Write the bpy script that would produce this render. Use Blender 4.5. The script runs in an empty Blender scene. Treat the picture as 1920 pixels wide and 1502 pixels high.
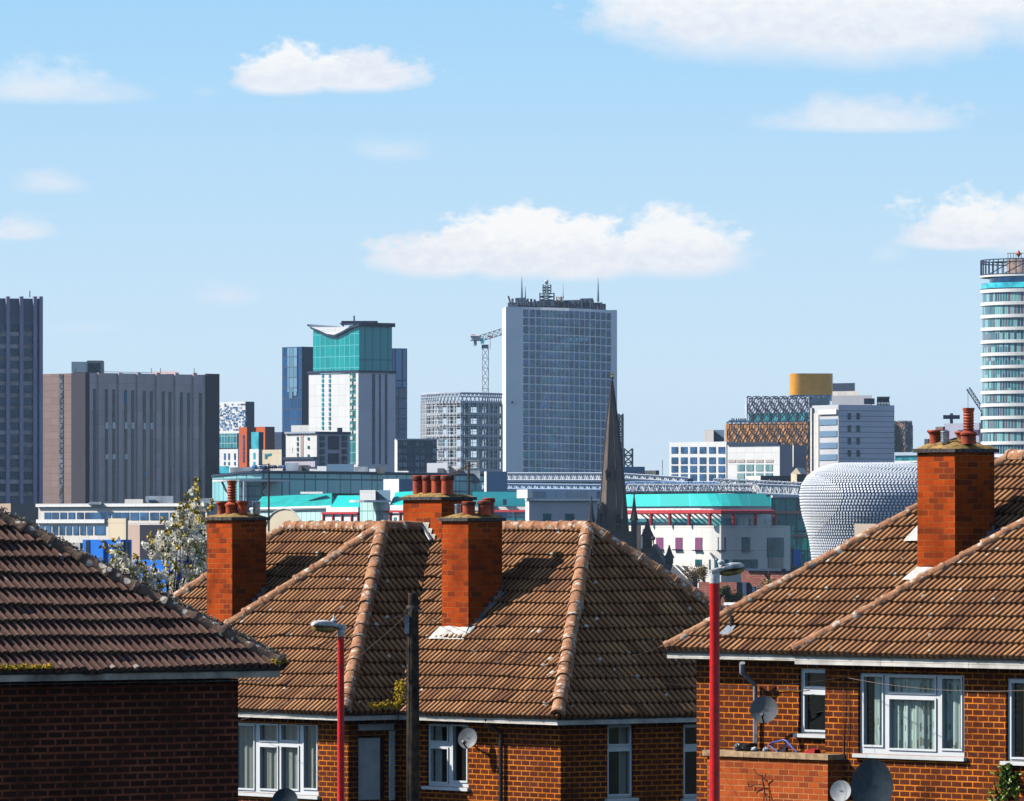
import bpy, bmesh, math, random
from mathutils import Vector, Matrix
random.seed(7); HAZE = .00004
R = math.radians
SC = bpy.context.scene
COL = SC.collection
F, CX, H, CZ = 13000.0, 960.0, 990.0, 9.2      # lens in photo pixels, optical centre, horizon row, camera height
# ------------------------------------------------------------------ helpers
def V3(p): return Vector(p)
def at(px, py, d):                       # a sight line followed out to depth d
    return Vector(((px-CX)/F*d, d, CZ-(py-H)/F*d))
def xat(px, d): return (px-CX)/F*d
def zat(py, d): return CZ-(py-H)/F*d
def sstep(a, b, x):
    t = max(0, min(1, (x-a)/(b-a))); return t*t*(3-2*t)
def ground(y):
    return 5.5-4.3*sstep(20, 84, y)-1.3*sstep(95, 125, y)-26*sstep(140, 650, y)

class MB:
    def __init__(s): s.v = []; s.f = []; s.m = []; s.uv = {}
    def add(s, vs, fs, m=0):
        o = len(s.v); s.v += [tuple(p) for p in vs]
        for f in fs: s.f.append(tuple(i+o for i in f)); s.m.append(m)
        return s
    def quad(s, a, b, c, d, m=0): return s.add([a, b, c, d], [(0, 1, 2, 3)], m)
    def poly(s, pts, m=0): return s.add(pts, [tuple(range(len(pts)))], m)
    def obox(s, o, ex, ey, ez, m=0):     # corner + three edge vectors
        o = V3(o); ex = V3(ex); ey = V3(ey); ez = V3(ez)
        vs = [o, o+ex, o+ex+ey, o+ey, o+ez, o+ex+ez, o+ex+ey+ez, o+ey+ez]
        fs = [(0, 3, 2, 1), (4, 5, 6, 7), (0, 1, 5, 4), (1, 2, 6, 5), (2, 3, 7, 6), (3, 0, 4, 7)]
        if ex.cross(ey).dot(ez) < 0: fs = [tuple(reversed(f)) for f in fs]
        return s.add(vs, fs, m)
    def box(s, c, sx, sy, sz, m=0):
        return s.obox((c[0]-sx/2, c[1]-sy/2, c[2]-sz/2), (sx, 0, 0), (0, sy, 0), (0, 0, sz), m)
    def prism(s, pts, z0, z1, m=0, cap=True):
        n = len(pts); vs = [(p[0], p[1], z0) for p in pts]+[(p[0], p[1], z1) for p in pts]
        ar = sum(pts[i][0]*pts[(i+1) % n][1]-pts[(i+1) % n][0]*pts[i][1] for i in range(n))
        fs = [(i, (i+1) % n, n+(i+1) % n, n+i) for i in range(n)]
        if cap: fs += [tuple(range(n-1, -1, -1)), tuple(range(n, 2*n))]
        if ar < 0: fs = [tuple(reversed(f)) for f in fs]
        return s.add(vs, fs, m)
    def tube(s, path, r, seg=8, m=0, cap=True):
        path = [V3(p) for p in path]; n = len(path)
        rs = r if isinstance(r, (list, tuple)) else [r]*n
        vs = []; prev = None
        for i, p in enumerate(path):
            d = (path[min(i+1, n-1)]-path[max(i-1, 0)]).normalized()
            a = Vector((0, 0, 1)) if abs(d.z) < .9 else Vector((1, 0, 0))
            if prev is not None and abs(prev.dot(d)) < .95: a = prev
            x = a.cross(d).normalized() if prev is None or a is not prev else None
            if x is None:
                e = (prev-d*prev.dot(d)).normalized(); x = e
            y = d.cross(x).normalized(); prev = x
            for k in range(seg):
                t = 2*math.pi*k/seg
                vs.append(p+(x*math.cos(t)+y*math.sin(t))*rs[i])
        fs = [(i*seg+k, i*seg+(k+1) % seg, (i+1)*seg+(k+1) % seg, (i+1)*seg+k) for i in range(n-1) for k in range(seg)]
        if cap: fs += [tuple(range(seg-1, -1, -1)), tuple((n-1)*seg+k for k in range(seg))]
        return s.add(vs, fs, m)
    def lathe(s, c, prof, seg=16, m=0, axis=None):
        c = V3(c); z = V3(axis).normalized() if axis else Vector((0, 0, 1))
        x = (Vector((1, 0, 0)) if abs(z.x) < .9 else Vector((0, 1, 0))).cross(z).normalized(); y = z.cross(x)
        vs = []
        for r, h in prof:
            for k in range(seg):
                t = 2*math.pi*k/seg
                vs.append(c+z*h+(x*math.cos(t)+y*math.sin(t))*r)
        fs = [(i*seg+k, i*seg+(k+1) % seg, (i+1)*seg+(k+1) % seg, (i+1)*seg+k) for i in range(len(prof)-1) for k in range(seg)]
        fs += [tuple(range(seg-1, -1, -1)), tuple((len(prof)-1)*seg+k for k in range(seg))]
        return s.add(vs, fs, m)
    def build(s, name, mat, parent=None, smooth=False, uv=True):
        me = bpy.data.meshes.new(name); me.from_pydata(s.v, [], s.f)
        for mm in (mat if isinstance(mat, (list, tuple)) else [mat]): me.materials.append(mm)
        if any(s.m): me.polygons.foreach_set('material_index', s.m)
        if uv: auto_uv(me)
        if smooth: me.shade_smooth(); me.set_sharp_from_angle(angle=R(40))
        me.update()
        return link(name, me, parent)

def auto_uv(me):
    l = me.uv_layers.new(name='UVMap').data; vs = me.vertices
    for p in me.polygons:
        n = p.normal
        if abs(n.z) < .75:
            t = Vector((-n.y, n.x, 0)); t.normalize()
            for li in p.loop_indices:
                co = vs[me.loops[li].vertex_index].co; l[li].uv = (co.x*t.x+co.y*t.y, co.z)
        else:
            for li in p.loop_indices:
                co = vs[me.loops[li].vertex_index].co; l[li].uv = (co.x, co.y)

def link(name, me, parent=None):
    o = bpy.data.objects.new(name, me); COL.objects.link(o)
    if parent is not None:
        o.parent = parent; o.matrix_parent_inverse = world_of(parent).inverted()
    return o
def world_of(o):
    m = o.matrix_basis
    return world_of(o.parent) @ o.matrix_parent_inverse @ m if o.parent else m.copy()
def thing(name, label, cat, loc, group=None):
    o = bpy.data.objects.new(name, None); COL.objects.link(o)
    o.location = loc; o.empty_display_size = .3; o['label'] = label; o['category'] = cat
    if group: o['group'] = group
    return o
def tag(o, label, cat, group=None):
    o['label'] = label; o['category'] = cat
    if group: o['group'] = group
    return o
def struct(o): o['kind'] = 'structure'; return o

# ------------------------------------------------------------------ materials
class NT:
    def __init__(s, tree): s.t = tree; s.n = tree.nodes; s.l = tree.links
    def node(s, typ, **kw):
        n = s.n.new(typ)
        for k, v in kw.items(): setattr(n, k, v)
        return n
    def set(s, sock, v):
        if hasattr(v, 'is_output') or isinstance(v, bpy.types.NodeSocket): s.l.new(v, sock)
        elif v is not None: sock.default_value = v
    def math(s, op, a, b=None, c=None, clamp=False):
        n = s.node('ShaderNodeMath', operation=op, use_clamp=clamp)
        s.set(n.inputs[0], a)
        if b is not None: s.set(n.inputs[1], b)
        if c is not None: s.set(n.inputs[2], c)
        return n.outputs[0]
    def mix(s, f, a, b, blend='MIX'):
        n = s.node('ShaderNodeMix', data_type='RGBA', blend_type=blend)
        s.set(n.inputs[0], f); s.set(n.inputs[6], rgba(a)); s.set(n.inputs[7], rgba(b)); return n.outputs[2]
    def map(s, v, a, b, c=0., d=1.):
        n = s.node('ShaderNodeMapRange', clamp=True)
        for i, x in enumerate((v, a, b, c, d)): s.set(n.inputs[i], x)
        return n.outputs[0]
    def noise(s, vec, scale, detail=3, rough=.55, dim='3D'):
        n = s.node('ShaderNodeTexNoise', noise_dimensions=dim)
        if vec is not None: s.l.new(vec, n.inputs['Vector'])
        n.inputs['Scale'].default_value = scale; n.inputs['Detail'].default_value = detail
        n.inputs['Roughness'].default_value = rough; return n.outputs[0]
    def sep(s, v):
        n = s.node('ShaderNodeSeparateXYZ'); s.l.new(v, n.inputs[0]); return n.outputs
    def comb(s, x, y, z=0.):
        n = s.node('ShaderNodeCombineXYZ')
        for i, q in enumerate((x, y, z)): s.set(n.inputs[i], q)
        return n.outputs[0]
def rgba(c):
    if isinstance(c, (tuple, list)) and len(c) == 3: return (*c, 1.)
    return c
def newmat(name):
    m = bpy.data.materials.new(name); m.use_nodes = True; nt = NT(m.node_tree)
    b = nt.n['Principled BSDF']; return m, nt, b
def geo(nt): return nt.node('ShaderNodeNewGeometry').outputs['Position']
def uvn(nt): return nt.node('ShaderNodeUVMap').outputs[0]
def bumpn(nt, b, h, strength=.4, dist=.02):
    n = nt.node('ShaderNodeBump'); n.inputs['Strength'].default_value = strength; n.inputs['Distance'].default_value = dist
    nt.set(n.inputs['Height'], h); nt.l.new(n.outputs[0], b.inputs['Normal'])
def M(name, col, rough=.75, var=.2, scale=4., metal=0., bump=0., spec=.4, col2=None, det=5):
    m, nt, b = newmat(name)
    g = geo(nt); n1 = nt.noise(g, scale, det)
    c2 = col2 or tuple(max(0, c*(1-2*var)) for c in col)
    c = nt.mix(nt.map(n1, .32, .68), c2, tuple(min(1, c*(1+var*.5)) for c in col))
    nt.l.new(c, b.inputs['Base Color'])
    b.inputs['Roughness'].default_value = rough; b.inputs['Metallic'].default_value = metal
    b.inputs['Specular IOR Level'].default_value = spec
    if bump: bumpn(nt, b, nt.noise(g, scale*6, 4), bump)
    return m
def brick(name, c1, c2, mortar, bw=.225, rh=.0893, ms=.011, dark=None, bump=.8, soot=.35, dmix=.5):
    m, nt, b = newmat(name); uv = uvn(nt)
    wob = nt.noise(uv, 9, 2)
    vn = nt.node('ShaderNodeVectorMath', operation='ADD'); nt.l.new(uv, vn.inputs[0])
    nt.l.new(nt.comb(0., nt.math('MULTIPLY', nt.math('SUBTRACT', wob, .5), .012)), vn.inputs[1])
    t = nt.node('ShaderNodeTexBrick'); nt.l.new(vn.outputs[0], t.inputs['Vector'])
    t.offset = .5; t.inputs['Scale'].default_value = 1; t.inputs['Brick Width'].default_value = bw
    t.inputs['Row Height'].default_value = rh; t.inputs['Mortar Size'].default_value = ms
    t.inputs['Mortar Smooth'].default_value = .25; t.inputs['Bias'].default_value = 0
    t.inputs['Color1'].default_value = (0, 0, 0, 1); t.inputs['Color2'].default_value = (1, 1, 1, 1); t.inputs['Mortar'].default_value = (.5, .5, .5, 1)
    tone = t.outputs['Color']
    col = nt.mix(tone, c1, c2)
    if dark: col = nt.mix(nt.math('MULTIPLY', nt.map(tone, .62, .82), dmix), col, dark)
    col = nt.mix(nt.map(nt.noise(uv, 40, 4), .3, .8, 0., .45), col, tuple(x*.45 for x in c1), 'MIX')
    mc = nt.mix(nt.map(nt.noise(uv, 1.7, 5), .35, .62), tuple(x*.42 for x in mortar), mortar)
    col = nt.mix(t.outputs['Fac'], col, mc)
    st = nt.map(nt.noise(uv, 1.1, 5), .48, .72, 0., min(1., soot*1.4))
    col = nt.mix(st, col, tuple(x*.3 for x in c1))
    nt.l.new(col, b.inputs['Base Color']); b.inputs['Roughness'].default_value = .92; b.inputs['Specular IOR Level'].default_value = .12
    h = nt.math('SUBTRACT', nt.math('MULTIPLY', nt.noise(uv, 60, 3), .3), t.outputs['Fac'])
    bumpn(nt, b, h, bump, .006)
    return m
def tiles(name, c1, c2, c3, lichen=.5, roll=.13):
    m, nt, b = newmat(name); uv = uvn(nt); x, y, _ = nt.sep(uv)
    cu = nt.math('FLOOR', nt.math('DIVIDE', x, .26)); cv = nt.math('FLOOR', nt.math('DIVIDE', y, .31))
    wn = nt.node('ShaderNodeTexWhiteNoise', noise_dimensions='2D'); nt.l.new(nt.comb(cu, cv), wn.inputs[0]); w = wn.outputs[0]
    col = nt.mix(nt.map(w, .1, .9), c1, c2)
    col = nt.mix(nt.map(w, .86, 1., 0., .55), col, c3)
    col = nt.mix(nt.map(nt.noise(uv, 1.3, 5), .42, .7, 0., .6), col, c3)
    col = nt.mix(nt.map(nt.noise(nt.comb(nt.math('MULTIPLY', x, 3.), nt.math('MULTIPLY', y, .35)), 1.6, 4), .52, .74, 0., .55), col, tuple(q*.5 for q in c2))   # rain streaks
    col = nt.mix(nt.map(nt.noise(uv, 26, 5), .45, .8, 0., .5), col, tuple(q*.35 for q in c1))
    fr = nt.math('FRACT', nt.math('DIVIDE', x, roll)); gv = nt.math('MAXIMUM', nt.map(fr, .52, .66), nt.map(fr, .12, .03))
    col = nt.mix(nt.math('MULTIPLY', gv, nt.map(nt.noise(uv, 7, 3), .2, .7, 1., .75)), col, (.020, .010, .008))   # shade between the ribs, and dirt, painted dark into the channels
    vo = nt.node('ShaderNodeTexVoronoi'); nt.l.new(uv, vo.inputs['Vector']); vo.inputs['Scale'].default_value = 5.5
    spot = nt.math('LESS_THAN', nt.math('ADD', vo.outputs['Distance'], nt.math('MULTIPLY', nt.noise(uv, 30, 3), .12)), nt.map(nt.sep(vo.outputs['Color'])[0], .66, 1., .04, .30))
    spot = nt.math('MULTIPLY', spot, nt.map(nt.noise(uv, .9, 2), .4, .58, .3, 1.))
    col = nt.mix(nt.math('MULTIPLY', spot, lichen*1.6, clamp=True), col, (.72, .68, .6))
    nt.l.new(col, b.inputs['Base Color']); b.inputs['Roughness'].default_value = .85; b.inputs['Specular IOR Level'].default_value = .3
    bumpn(nt, b, nt.noise(uv, 55, 4), .5, .006)
    return m
def ridgemat(name, c1, c2):
    m, nt, b = newmat(name); g = geo(nt)
    col = nt.mix(nt.map(nt.noise(g, 3.5, 5), .35, .65), c1, c2)
    vo = nt.node('ShaderNodeTexVoronoi'); nt.l.new(g, vo.inputs['Vector']); vo.inputs['Scale'].default_value = 10
    wob = nt.math('MULTIPLY', nt.noise(g, 26, 4), .3)
    sp = nt.math('LESS_THAN', nt.math('ADD', vo.outputs['Distance'], wob), nt.map(nt.sep(vo.outputs['Color'])[1], .25, 1., .2, .72))
    col = nt.mix(nt.math('MULTIPLY', sp, nt.map(nt.noise(g, 1.5, 2), .3, .55, .35, .95)), col, (.72, .64, .52))
    col = nt.mix(nt.map(nt.noise(g, 12, 4), .52, .72, 0., .8), col, (.1, .05, .03))
    nt.l.new(col, b.inputs['Base Color']); b.inputs['Roughness'].default_value = .9
    bumpn(nt, b, nt.noise(g, 22, 4), .8, .02)
    return m
def glass(name, col=(.02, .05, .08), rough=.08, metal=.55, spec=.8):
    col = tuple(min(.9, c*2.2) for c in col)
    m, nt, b = newmat(name); g = geo(nt)
    c = nt.mix(nt.map(nt.noise(g, .35, 2), .35, .65), tuple(x*.45 for x in col), tuple(x*1.3 for x in col))
    nt.l.new(c, b.inputs['Base Color']); b.inputs['Roughness'].default_value = rough
    b.inputs['Metallic'].default_value = metal; b.inputs['Specular IOR Level'].default_value = spec
    return m
def gridmat(name, pane, line, gx, gy, lw=.12, rough=.15, var=.5, pane2=None, lwy=None, metal=0., spec=.7):
    """panes of a curtain wall or cladding panels, gx by gy metres, joints lw metres wide"""
    m, nt, b = newmat(name); uv = uvn(nt); x, y, _ = nt.sep(uv)
    ux = nt.math('DIVIDE', x, gx); uy = nt.math('DIVIDE', y, gy)
    wn = nt.node('ShaderNodeTexWhiteNoise', noise_dimensions='2D'); nt.l.new(nt.comb(nt.math('FLOOR', ux), nt.math('FLOOR', uy)), wn.inputs[0])
    p2 = pane2 or tuple(c*(1-var) for c in pane)
    col = nt.mix(wn.outputs[0], pane, p2)
    fx = nt.math('LESS_THAN', nt.math('FRACT', ux), lw/gx); fy = nt.math('LESS_THAN', nt.math('FRACT', uy), (lwy or lw)/gy)
    ln = nt.math('MAXIMUM', fx, fy); col = nt.mix(ln, col, line)
    nt.l.new(col, b.inputs['Base Color']); nt.l.new(nt.map(ln, 0., 1., rough, .6), b.inputs['Roughness'])
    b.inputs['Metallic'].default_value = metal; b.inputs['Specular IOR Level'].default_value = spec
    return m
def thinglass(name, tint=(.8, .9, .9), mixf=.25):
    m, nt, b = newmat(name); t = nt.node('ShaderNodeBsdfTransparent'); t.inputs[0].default_value = (*tint, 1)
    gl = nt.node('ShaderNodeBsdfGlossy'); gl.inputs['Roughness'].default_value = .03; gl.inputs[0].default_value = (.8, .85, .9, 1)
    fr = nt.node('ShaderNodeLayerWeight'); fr.inputs[0].default_value = .5
    mx = nt.node('ShaderNodeMixShader'); nt.l.new(nt.math('ADD', nt.math('MULTIPLY', nt.math('POWER', fr.outputs['Facing'], 3.), .6), .05), mx.inputs[0])
    nt.l.new(t.outputs[0], mx.inputs[1]); nt.l.new(gl.outputs[0], mx.inputs[2])
    nt.l.new(mx.outputs[0], nt.n['Material Output'].inputs[0]); return m

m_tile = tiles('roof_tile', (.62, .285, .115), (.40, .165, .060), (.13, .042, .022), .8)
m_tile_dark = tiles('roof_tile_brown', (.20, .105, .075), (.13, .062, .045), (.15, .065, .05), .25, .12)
m_ridge = ridgemat('hip_tile', (.58, .28, .14), (.38, .16, .075))
m_ridge_mossy = ridgemat('mossy_hip_tile', (.19, .11, .08), (.12, .08, .055))
m_brick = brick('house_brick', (.10, .022, .010), (.20, .044, .014), (.95, .28, .025), dark=(.09, .03, .03))
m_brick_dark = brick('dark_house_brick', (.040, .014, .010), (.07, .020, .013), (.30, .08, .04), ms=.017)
m_brick_red = brick('porch_brick', (.62, .12, .025), (.42, .07, .02), (.75, .30, .10), dark=(.22, .05, .02), ms=.009)
m_chim = brick('chimney_brick', (.62, .085, .008), (.40, .045, .006), (.56, .18, .04), rh=.092, dark=(.17, .035, .015), ms=.007, soot=.55, dmix=.75)
m_white = M('white_paint', (.80, .80, .78), .5, .08, 2.5)
m_upvc = M('white_window_plastic', (.84, .85, .86), .35, .04, 1.5)
m_fascia = M('fascia_paint', (.80, .74, .66), .6, .2, 3)
m_gutter = M('black_gutter', (.03, .032, .036), .35, .2, 6)
m_lead = M('lead_flashing', (.34, .36, .40), .5, .3, 5, metal=.2)
m_mortarw = M('white_mortar_flashing', (.82, .78, .70), .8, .25, 8, bump=.3)
m_slate = M('slate_cap', (.10, .09, .085), .8, .4, 14, bump=.5)
m_flaunch = M('cement_flaunching', (.50, .30, .08), .9, .5, 12, bump=.8, col2=(.12, .08, .04))
m_pot = M('clay_chimney_pot', (.62, .10, .03), .6, .35, 6, col2=(.22, .03, .012))
m_potdark = M('sooty_clay', (.22, .04, .02), .7, .4, 9)
m_steel = M('galvanised_steel', (.55, .57, .6), .35, .25, 20, metal=.8)
m_black = M('black_void', (.006, .006, .008), .9, .1)
m_red = M('red_pole_paint', (.80, .003, .003), .38, .22, 9, col2=(.50, .01, .008), det=8, bump=.1)
m_lampw = M('lamp_housing', (.82, .81, .78), .55, .35, 9)
m_lampy = M('lamp_bowl', (.42, .25, .05), .3, .4, 9)
m_wood = M('weathered_pole_wood', (.075, .05, .03), .9, .5, 7, bump=.6)
m_dish = M('grey_dish_mesh', (.20, .205, .215), .5, .15, 12)
m_dishw = M('pale_dish', (.62, .61, .60), .5, .12, 12)
m_dishd = M('dark_teal_dish', (.035, .055, .07), .4, .2, 8)
m_glass = thinglass('window_glass')
m_room = M('dark_room', (.03, .028, .025), .9, .3, 2)
m_wire = M('cable', (.09, .07, .06), .7, .1)
m_moss = M('orange_moss', (.80, .42, .015), .95, .3, 20, bump=.8, col2=(.48, .34, .02))
def curtain(name, c, dots=False):
    m, nt, b = newmat(name); uv = uvn(nt)
    col = nt.mix(nt.noise(uv, 5, 3), c, tuple(x*.75 for x in c))
    if dots:
        vo = nt.node('ShaderNodeTexVoronoi'); nt.l.new(uv, vo.inputs['Vector']); vo.inputs['Scale'].default_value = 3.4; vo.inputs['Randomness'].default_value = .45
        d = nt.math('LESS_THAN', vo.outputs['Distance'], .27)
        col = nt.mix(d, col, nt.mix(nt.sep(vo.outputs['Color'])[0], (.30, .22, .18), (.5, .56, .4)))
    nt.l.new(col, b.inputs['Base Color']); b.inputs['Roughness'].default_value = .9; return m
m_curt = curtain('beige_net_curtain', (.55, .48, .42)); m_curtd = curtain('spotted_curtain', (.92, .95, .84), True)

# ------------------------------------------------------------------ camera, light, sky
SUN_AZ, SUN_EL = 98.0, 38.5            # degrees left of straight-behind the camera, height
sx, sy, sz = -math.sin(R(SUN_AZ))*math.cos(R(SUN_EL)), -math.cos(R(SUN_AZ))*math.cos(R(SUN_EL)), math.sin(R(SUN_EL))
cam = bpy.data.cameras.new('camera'); co = bpy.data.objects.new('camera', cam); COL.objects.link(co)
co.location = (0, 0, CZ); co.rotation_euler = (R(90), 0, 0)
cam.sensor_width = 36; cam.lens = F/1920*36; cam.shift_y = (H-751)/1920; cam.clip_start = 1; cam.clip_end = 30000
SC.camera = co; SC.render.resolution_x = 1024; SC.render.resolution_y = 801
sl = bpy.data.lights.new('sun', 'SUN'); so = bpy.data.objects.new('sun', sl); COL.objects.link(so)
sl.energy = 5.0; sl.angle = R(.5); sl.color = (1, .955, .87)
so.rotation_euler = Vector((-sx, -sy, -sz)).to_track_quat('-Z', 'Y').to_euler(); so.location = (0, 0, 60)
SC.view_settings.view_transform = 'Standard'; SC.view_settings.look = 'None'
SC.cycles.diffuse_bounces = 0; SC.cycles.glossy_bounces = 2; SC.cycles.transmission_bounces = 4; SC.cycles.transparent_max_bounces = 16
SC.view_settings.exposure = .2; SC.view_settings.gamma = 1
w = bpy.data.worlds.new('World'); SC.world = w; w.use_nodes = True; nt = NT(w.node_tree)
bg = nt.n['Background']
sky = nt.node('ShaderNodeTexSky', sky_type='NISHITA', sun_disc=False)
sky.sun_elevation = R(SUN_EL); sky.sun_rotation = math.atan2(sx, sy)
sky.air_density = 1.0; sky.dust_density = .1; sky.ozone_density = 2.0
tc = nt.node('ShaderNodeTexCoord').outputs['Generated']; dx, dy, dz = nt.sep(tc)
yy = nt.math('MAXIMUM', nt.math('ABSOLUTE', dy), .02)
u = nt.math('DIVIDE', dx, yy); v = nt.math('DIVIDE', dz, yy)
X = nt.math('MULTIPLY', u, F); Y = nt.math('MULTIPLY', v, F)      # tangent-plane angles around the view north
rp = nt.node('ShaderNodeValToRGB'); nt.l.new(nt.map(Y, 0., 1400.), rp.inputs[0])
el = rp.color_ramp.elements
def lin(r, g, b):
    f = lambda c: ((c/255+.055)/1.055)**2.4 if c/255 > .04045 else c/255/12.92
    return (f(r), f(g), f(b), 1)
el[0].position = 0; el[0].color = lin(218, 238, 252); el[1].position = .2; el[1].color = lin(212, 236, 253)
for p, c in ((.43, (192, 227, 252)), (.6, (176, 220, 252)), (.75, (162, 213, 251)), (1., (153, 208, 250))):
    e = el.new(p); e.color = lin(*c)
low = rp.outputs[0]
P = nt.comb(nt.math('DIVIDE', X, 100.), nt.math('DIVIDE', Y, 62.), nt.math('SIGN', dy))
n_big = nt.noise(P, .85, 6, .6); n_fine = nt.noise(P, 3.2, 6, .62)
nb = nt.math('ADD', nt.math('MULTIPLY', nt.math('SUBTRACT', n_big, .5), 1.7), nt.math('MULTIPLY', nt.math('SUBTRACT', n_fine, .5), .95))
# clouds: centre, half width, height above / below, opacity, softness
CL = [(1370, 20, 300, 120, 100, .92, .4), (1800, -30, 560, 110, 110, .9, .4), (1600, 10, 420, 110, 125, .92, .4), (535, 150, 105, 80, 32, .93, .3), (670, 142, 150, 56, 34, .93, .3),
      (960, 470, 160, 92, 58, 1., .25), (825, 483, 150, 52, 42, 1., .3), (1090, 475, 160, 80, 54, 1., .25), (1260, 478, 165, 82, 48, .95, .35), (1620, 232, 210, 60, 20, .75, .5), (1560, 235, 90, 35, 14, .4, .6),
      (1810, 450, 140, 90, 22, .95, .35), (1920, 440, 130, 70, 40, .9, .4), (70, 172, 150, 66, 26, .72, .6), (170, 180, 130, 34, 18, .5, .7), (95, 347, 85, 34, 18, .55, .7),
      (30, 437, 80, 34, 16, .7, .5), (740, 285, 80, 34, 20, .45, .8), (430, 558, 70, 34, 18, .5, .7), (1660, 480, 40, 30, 16, .3, .8), (385, 172, 30, 14, 12, .2, .8), (150, 615, 90, 12, 14, .2, .8)]
cov = None; den = None
for (cx, cy, rx, up, dn, op, so_) in CL:
    if op <= .8: op = min(.9, op*1.0)
    a = nt.math('DIVIDE', nt.math('SUBTRACT', X, float(cx-CX)), float(rx))
    dv = nt.math('SUBTRACT', Y, float(H-cy))
    b_ = nt.math('MAXIMUM', nt.math('DIVIDE', dv, float(up)), nt.math('DIVIDE', nt.math('MULTIPLY', dv, -1.), float(dn)))
    r2 = nt.math('SQRT', nt.math('ADD', nt.math('MULTIPLY', a, a), nt.math('MULTIPLY', b_, b_)))
    wgt = nt.map(dv, -float(dn), float(up)*.3, .18, 1.)
    r2 = nt.math('ADD', r2, nt.math('MULTIPLY', nb, wgt))
    c = nt.map(r2, 1.05, 1.05-so_*1.3, 0., op)
    cov = c if cov is None else nt.math('MAXIMUM', cov, c)
    if up > 62:
        q = nt.map(dv, -float(dn), float(up)*.75, 0., 1.); q = nt.math('MULTIPLY', q, nt.math('GREATER_THAN', c, .02))
        den = q if den is None else nt.math('MAXIMUM', den, q)
north = nt.math('GREATER_THAN', dy, 0.)
cov = nt.math('MULTIPLY', cov, north)
shade = nt.math('ADD', nt.math('MAXIMUM', den, .42), nt.math('MULTIPLY', nt.math('SUBTRACT', n_fine, .5), 1.0))
ccol = nt.mix(nt.map(shade, .05, .8), lin(222, 230, 245), lin(255, 255, 255))
low = nt.mix(cov, low, ccol)
low = nt.mix(1., low, (.875, .875, .875), 'MULTIPLY')
sc_ = nt.node('ShaderNodeVectorMath', operation='SCALE'); nt.l.new(sky.outputs[0], sc_.inputs[0]); sc_.inputs[3].default_value = .11
bl = nt.math('MAXIMUM', nt.map(dz, .082, .10), nt.map(dz, -.004, -.012))
nt.l.new(nt.mix(bl, low, sc_.outputs[0]), bg.inputs[0]); bg.inputs[1].default_value = 1.0
# ------------------------------------------------------------------ facades and roofs of the near houses
class Face:                                   # a vertical plane through two ground points, outward normal towards the camera
    def __init__(s, a, b):
        s.a = Vector((a[0], a[1], 0)); s.b = Vector((b[0], b[1], 0)); s.d = (s.b-s.a).normalized(); s.L = (s.b-s.a).length
        s.n = Vector((s.d.y, -s.d.x, 0))
        if s.n.dot(s.a) > 0: s.n = -s.n
    def pt(s, px, py, off=0.):
        k = (px-CX)/F; o = s.n*off; a = s.a+o
        # a + t d with x = k y
        t = (k*a.y-a.x)/(s.d.x-k*s.d.y); p = a+s.d*t
        return Vector((p.x, p.y, CZ-(py-H)/F*p.y))
    def uz(s, px, py, off=0.):
        p = s.pt(px, py, off); return (p-s.a).dot(s.d), p.z
    def at(s, u, z, off=0.):
        p = s.a+s.d*u+s.n*off; return Vector((p.x, p.y, z))
    def slab(s, mb, r, off0, off1, m=0):      # r = u0,z0,u1,z1
        u0, z0, u1, z1 = r; mb.obox(s.at(u0, z0, off0), s.d*(u1-u0), s.n*(off1-off0), (0, 0, z1-z0), m)
    def rect(s, x0, y0, x1, y1):              # photo rectangle -> u0,z0,u1,z1
        ua, za = s.uz(x0, (y0+y1)/2); ub, _ = s.uz(x1, (y0+y1)/2); xm = (x0+x1)/2
        return (ua, s.uz(xm, y1)[1], ub, s.uz(xm, y0)[1])

def wall_holes(mb, face, u0, u1, z0, z1, holes, thick=.28, m=0):
    us = sorted({u0, u1, *[h[0] for h in holes], *[h[2] for h in holes]}); zs = sorted({z0, z1, *[h[1] for h in holes], *[h[3] for h in holes]})
    us = [q for q in us if u0 <= q <= u1]; zs = [q for q in zs if z0 <= q <= z1]
    for i in range(len(us)-1):
        for j in range(len(zs)-1):
            cu, cz = (us[i]+us[i+1])/2, (zs[j]+zs[j+1])/2
            if any(h[0] < cu < h[2] and h[1] < cz < h[3] for h in holes): continue
            mb.quad(face.at(us[i], zs[j]), face.at(us[i+1], zs[j]), face.at(us[i+1], zs[j+1]), face.at(us[i], zs[j+1]), m)
    for (a, b, c, d) in holes:
        for (p, q) in (((a, b), (a, d)), ((a, d), (c, d)), ((c, d), (c, b)), ((c, b), (a, b))):
            mb.quad(face.at(*p), face.at(*q), face.at(*q, -thick), face.at(*p, -thick), m)

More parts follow.
